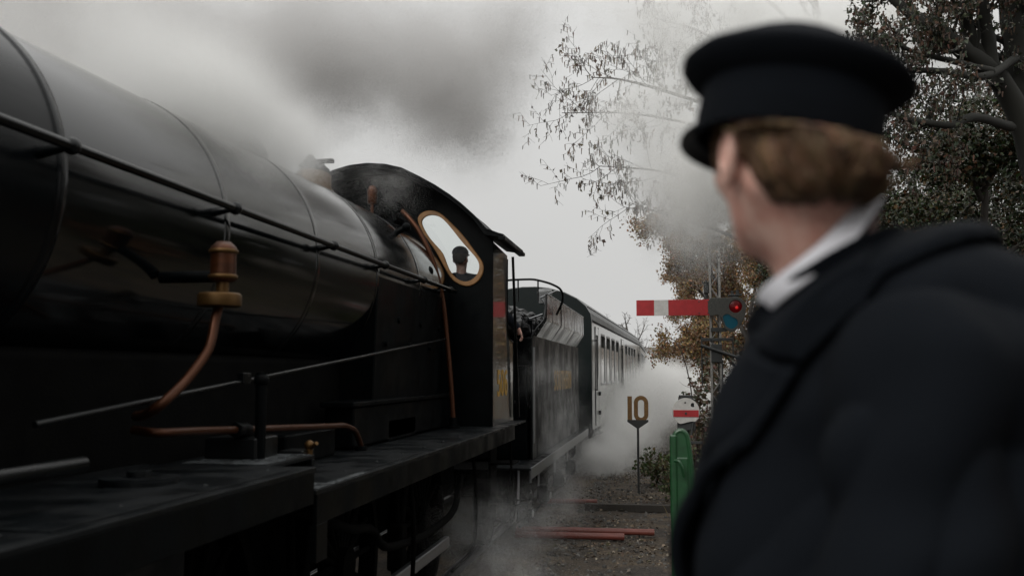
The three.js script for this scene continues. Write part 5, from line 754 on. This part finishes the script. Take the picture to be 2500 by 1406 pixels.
// brambles, bracken, sapling and distant trees
{
  const bush = (name, label, x, z, h, w, seed, pal, size, cat, grp, leaves = 8) => { const bb = [x, gy(x, z), z], L = [], rr = rand(seed * 3); for (let k = 0; k < 16; k++) { const a = rr() * 6.28, q = w * (0.3 + 0.7 * rr()), y = h * (0.5 + 0.5 * rr()); L.push([[bb, [x + Math.cos(a) * q * 0.4, bb[1] + y * 0.8, z + Math.sin(a) * q * 0.4], [x + Math.cos(a) * q, bb[1] + y, z + Math.sin(a) * q], [x + Math.cos(a) * q * 1.25, bb[1] + y * 0.8, z + Math.sin(a) * q * 1.25]], 0.013, 0.005]); }
    tree(name, label, grp, bb, L, { category: cat, seed, levels: 2, kids: [6, 4], shrink: 0.45, thin: 0.5, reach: 1, wander: 0.3, leaves, spread: 0.07, size, width: 0.42, hang: 0.2, pal, bark: [0.08, 0.055, 0.035] }); };
  const bram = [[0.09, 0.055, 0.025], [0.05, 0.055, 0.02], [0.13, 0.085, 0.045], [0.035, 0.045, 0.018], [0.10, 0.04, 0.022]], green = [[0.05, 0.085, 0.02], [0.075, 0.095, 0.025], [0.12, 0.10, 0.04]], rust = [[0.16, 0.065, 0.02], [0.11, 0.045, 0.016], [0.2, 0.10, 0.035], [0.07, 0.04, 0.018]];
  bush('bramble_bush', 'brown bramble thicket round the foot of the semaphore post', 1.45, -21.5, 2.2, 0.95, 61, bram, 0.08, 'bush', 'undergrowth on the bank', 9);
  bush('bramble_bush', 'tall bramble thicket behind the semaphore post', 2.2, -24, 2.3, 1.2, 62, bram, 0.08, 'bush', 'undergrowth on the bank', 9);
  bush('bramble_bush', 'low brambles at the foot of the disc signal', 0.95, -17.6, 1.25, 0.6, 63, bram, 0.06, 'bush', 'undergrowth on the bank', 8);
  bush('weed_clump', 'green weeds growing left of the disc signal stand', 0.12, -19.5, 0.62, 0.45, 64, green, 0.07, 'plant', 'undergrowth on the bank', 7);
  bush('weed_clump', 'yellow-green weeds at the edge of the bank under the signal', 0.45, -17.0, 0.7, 0.4, 65, green, 0.06, 'plant', 'undergrowth on the bank', 7);
  bush('bracken', 'rust-brown bracken beside the man’s shoulder', 4.2, -10.3, 1.1, 0.9, 66, rust, 0.10, 'bracken', 'undergrowth on the bank', 8);
  bush('bracken', 'rust-brown bracken at the right edge of the photograph', 5.2, -10.8, 1.3, 1.0, 67, rust, 0.10, 'bracken', 'undergrowth on the bank', 8);
  bush('bracken', 'bracken between the hollies behind the man’s collar', 3.1, -11.2, 0.9, 0.8, 68, rust, 0.09, 'bracken', 'undergrowth on the bank', 8);
  const sb = [0.45, gy(0.45, -17.2), -17.2];
  tree('sapling', 'thin bare sapling leaning left above the disc signal', undefined, sb, [[[sb, [0.44, 1.4, -17.2], [0.36, 2.1, -17.1], [0.25, 2.55, -17], [0.14, 2.78, -17], [0.05, 2.86, -17]], 0.014, 0.004]], { seed: 71, levels: 1, kids: [5], shrink: 0.3, reach: 1.0, thin: 0.5, leaves: 0, pal: [[0.1, 0.1, 0.1]], bark: [0.07, 0.05, 0.045] });
  const far = (x, z, h, seed, label) => { const bb = [x, groundY(x, z) - 0.2, z], L = [[[bb, [x, bb[1] + h * 0.4, z], [x + 0.2, bb[1] + h * 0.8, z], [x, bb[1] + h, z]], 0.22, 0.05]], rr = rand(seed); for (let k = 0; k < 7; k++) { const a = rr() * 6.28, y = bb[1] + h * (0.3 + 0.4 * rr()); L.push([[[x, y, z], [x + Math.cos(a) * h * 0.16, y + h * 0.14, z + Math.sin(a) * h * 0.16], [x + Math.cos(a) * h * 0.24, y + h * 0.32, z + Math.sin(a) * h * 0.24]], 0.09, 0.03]); }
    tree('bare_tree', label, 'bare trees in the distance', bb, L, { seed, levels: 2, kids: [8, 6], shrink: 0.4, thin: 0.5, reach: 2.6, wander: 0.2, up: 0.08, leaves: 0, pal: [[0.1, 0.1, 0.1]] }); };
  far(-3.4, -78, 6.6, 81, 'faint bare tree just above the far end of the coach roof'); far(-5.2, -84, 6.0, 82, 'bare tree left of the one above the coach roof, mostly hidden');
}

// ---------------------------------------------------------------- smoke and steam
// steam: wisps made of very fine white flecks, far smaller than the eye can pick out
function vapour(name, label, category, blobs, fleck, size, color, seed) {
  const r = rand(seed), nF = 92000, gs = () => r() + r() + r() + r() - 2, P = new Float32Array(nF * 9), N = new Float32Array(nF * 9);
  for (let i = 0; i < nF; i++) {
    let x, y, z, k = 0; do { x = gs(); y = gs(); z = gs(); k++; } while (k < 12 && fbm(x * 2.2 + 5, y * 2.2 + 5, z * 2.2 + 5, 3) < 0.36 + 0.24 * r());
    const u = rnd3(r), w = rnd3(r); w.addScaledVector(u, -w.dot(u)).normalize(); const q = u.clone().cross(w), s = fleck * (0.7 + 0.6 * r());
    [[1, 0], [-0.5, 0.866], [-0.5, -0.866]].forEach(([a, b], j) => { const o = i * 9 + j * 3; P[o] = x * size + s * (w.x * a + q.x * b); P[o + 1] = y * size + s * (w.y * a + q.y * b); P[o + 2] = z * size + s * (w.z * a + q.z * b); N[o] = u.x; N[o + 1] = u.y; N[o + 2] = u.z; });
  }
  const g = new THREE.BufferGeometry(); g.setAttribute('position', new THREE.BufferAttribute(P, 3)); g.setAttribute('normal', new THREE.BufferAttribute(N, 3));
  const M4 = [], o = new THREE.Object3D();
  for (const [cx, cy, cz, rx, ry, rz, n] of blobs) for (let i = 0; i < Math.max(1, n * 0.6); i++) { o.position.set(cx + gs() * rx, cy + gs() * ry, cz + gs() * rz); o.rotation.set(r() * 6.3, r() * 6.3, r() * 6.3); o.updateMatrix(); M4.push(o.matrix.clone()); }
  const m = mat(color, 1, { specularIntensity: 0, transmission: 0.5, thickness: 0 }), im = new THREE.InstancedMesh(g, m, M4.length); M4.forEach((q, i) => im.setMatrixAt(i, q));
  im.name = numbered(name); im.userData = { kind: 'stuff', label, category }; im.castShadow = im.receiveShadow = true; scene.add(im);
}
vapour('smoke', 'grey smoke rolling back over the locomotive across the sky', 'smoke', [
  [-8.6, 6.9, -10.6, 1.0, 0.8, 0.9, 50], [-7.2, 6.4, -10.6, 0.9, 0.7, 0.9, 54], [-6.0, 6.0, -10.6, 0.9, 0.6, 0.9, 48], [-4.8, 6.1, -10.6, 0.8, 0.6, 0.9, 42], [-3.8, 6.0, -10.6, 0.8, 0.6, 0.9, 40], [-3.0, 5.9, -10.6, 0.6, 0.5, 0.8, 28], [-2.5, 5.45, -10.6, 0.35, 0.3, 0.5, 20], [-2.15, 5.0, -10.5, 0.14, 0.16, 0.2, 6], [-1.95, 6.2, -10.6, 0.5, 0.5, 0.6, 20], [-5, 8.0, -10.8, 3, 0.6, 0.9, 40], [-5.6, 5.2, -9.6, 0.7, 0.25, 0.7, 12],
], 0.0016, 0.5, [0.76, 0.755, 0.75], 101);
vapour('chimney_smoke', 'smoke streaming from the chimney along the far side of the boiler at top left', 'smoke', [
  [-4.2, 5.2, -3.4, 0.4, 0.4, 0.8, 14], [-5.0, 5.7, -5.2, 0.6, 0.5, 0.9, 20], [-5.8, 6.1, -7.2, 0.7, 0.6, 0.9, 20],
], 0.0011, 0.4, [0.66, 0.655, 0.65], 106);
vapour('boiler_steam', 'steam drifting low across the top of the boiler', 'steam', [
  [-2.95, 4.0, -5.3, 0.35, 0.16, 0.6, 60], [-3.0, 3.98, -6.4, 0.28, 0.12, 0.6, 60], [-3.25, 4.15, -7.5, 0.2, 0.12, 0.3, 14], [-2.62, 3.80, -5.3, 0.14, 0.10, 0.3, 18], [-2.70, 3.84, -6.2, 0.12, 0.08, 0.3, 10], [-2.9, 4.3, -9.7, 0.1, 0.05, 0.1, 1], [-3.9, 4.5, -6.0, 0.8, 0.3, 0.9, 60],
], 0.00075, 0.30, [0.94, 0.94, 0.93], 102);
vapour('ground_steam', 'white steam rolling out from under the train by the speed sign', 'steam', [
  [-1.55, 0.35, -22, 0.15, 0.15, 0.8, 4], [-1.25, 0.8, -24, 0.25, 0.25, 1.0, 8], [-0.95, 1.15, -27, 0.4, 0.4, 1.6, 14], [-0.4, 1.4, -32, 0.8, 0.6, 2.6, 24], [0.2, 1.4, -40, 1.8, 0.7, 4.5, 44], [0.5, 1.5, -54, 5.0, 1.0, 8, 90],
], 0.0042, 0.55, [0.95, 0.95, 0.94], 103);
vapour('wheel_steam', 'thin steam leaking round the cab steps and tender wheels', 'steam', [
  [-1.6, 0.8, -13.5, 0.4, 0.6, 2.0, 8], [-1.55, 0.5, -10.5, 0.4, 0.4, 1.6, 7], [-1.6, 1.6, -13.2, 0.3, 0.5, 1.5, 6], [-1.6, 0.4, -8, 0.4, 0.4, 1.5, 6],
], 0.00085, 0.34, [0.93, 0.94, 0.94], 104);
vapour('tree_steam', 'pale steam drifting in front of the hazel and the trees', 'steam', [
  [0.8, 5.1, -13.5, 0.7, 0.7, 0.8, 46], [0.2, 4.9, -14, 0.7, 0.6, 0.8, 18], [1.0, 7.0, -13.5, 1.5, 0.7, 0.8, 56], [2.8, 6.7, -13, 1.2, 0.4, 0.8, 36], [0.0, 6.2, -14, 0.8, 0.9, 0.8, 14],
], 0.0020, 0.5, [0.95, 0.95, 0.94], 105);

renderer.render(scene, camera);
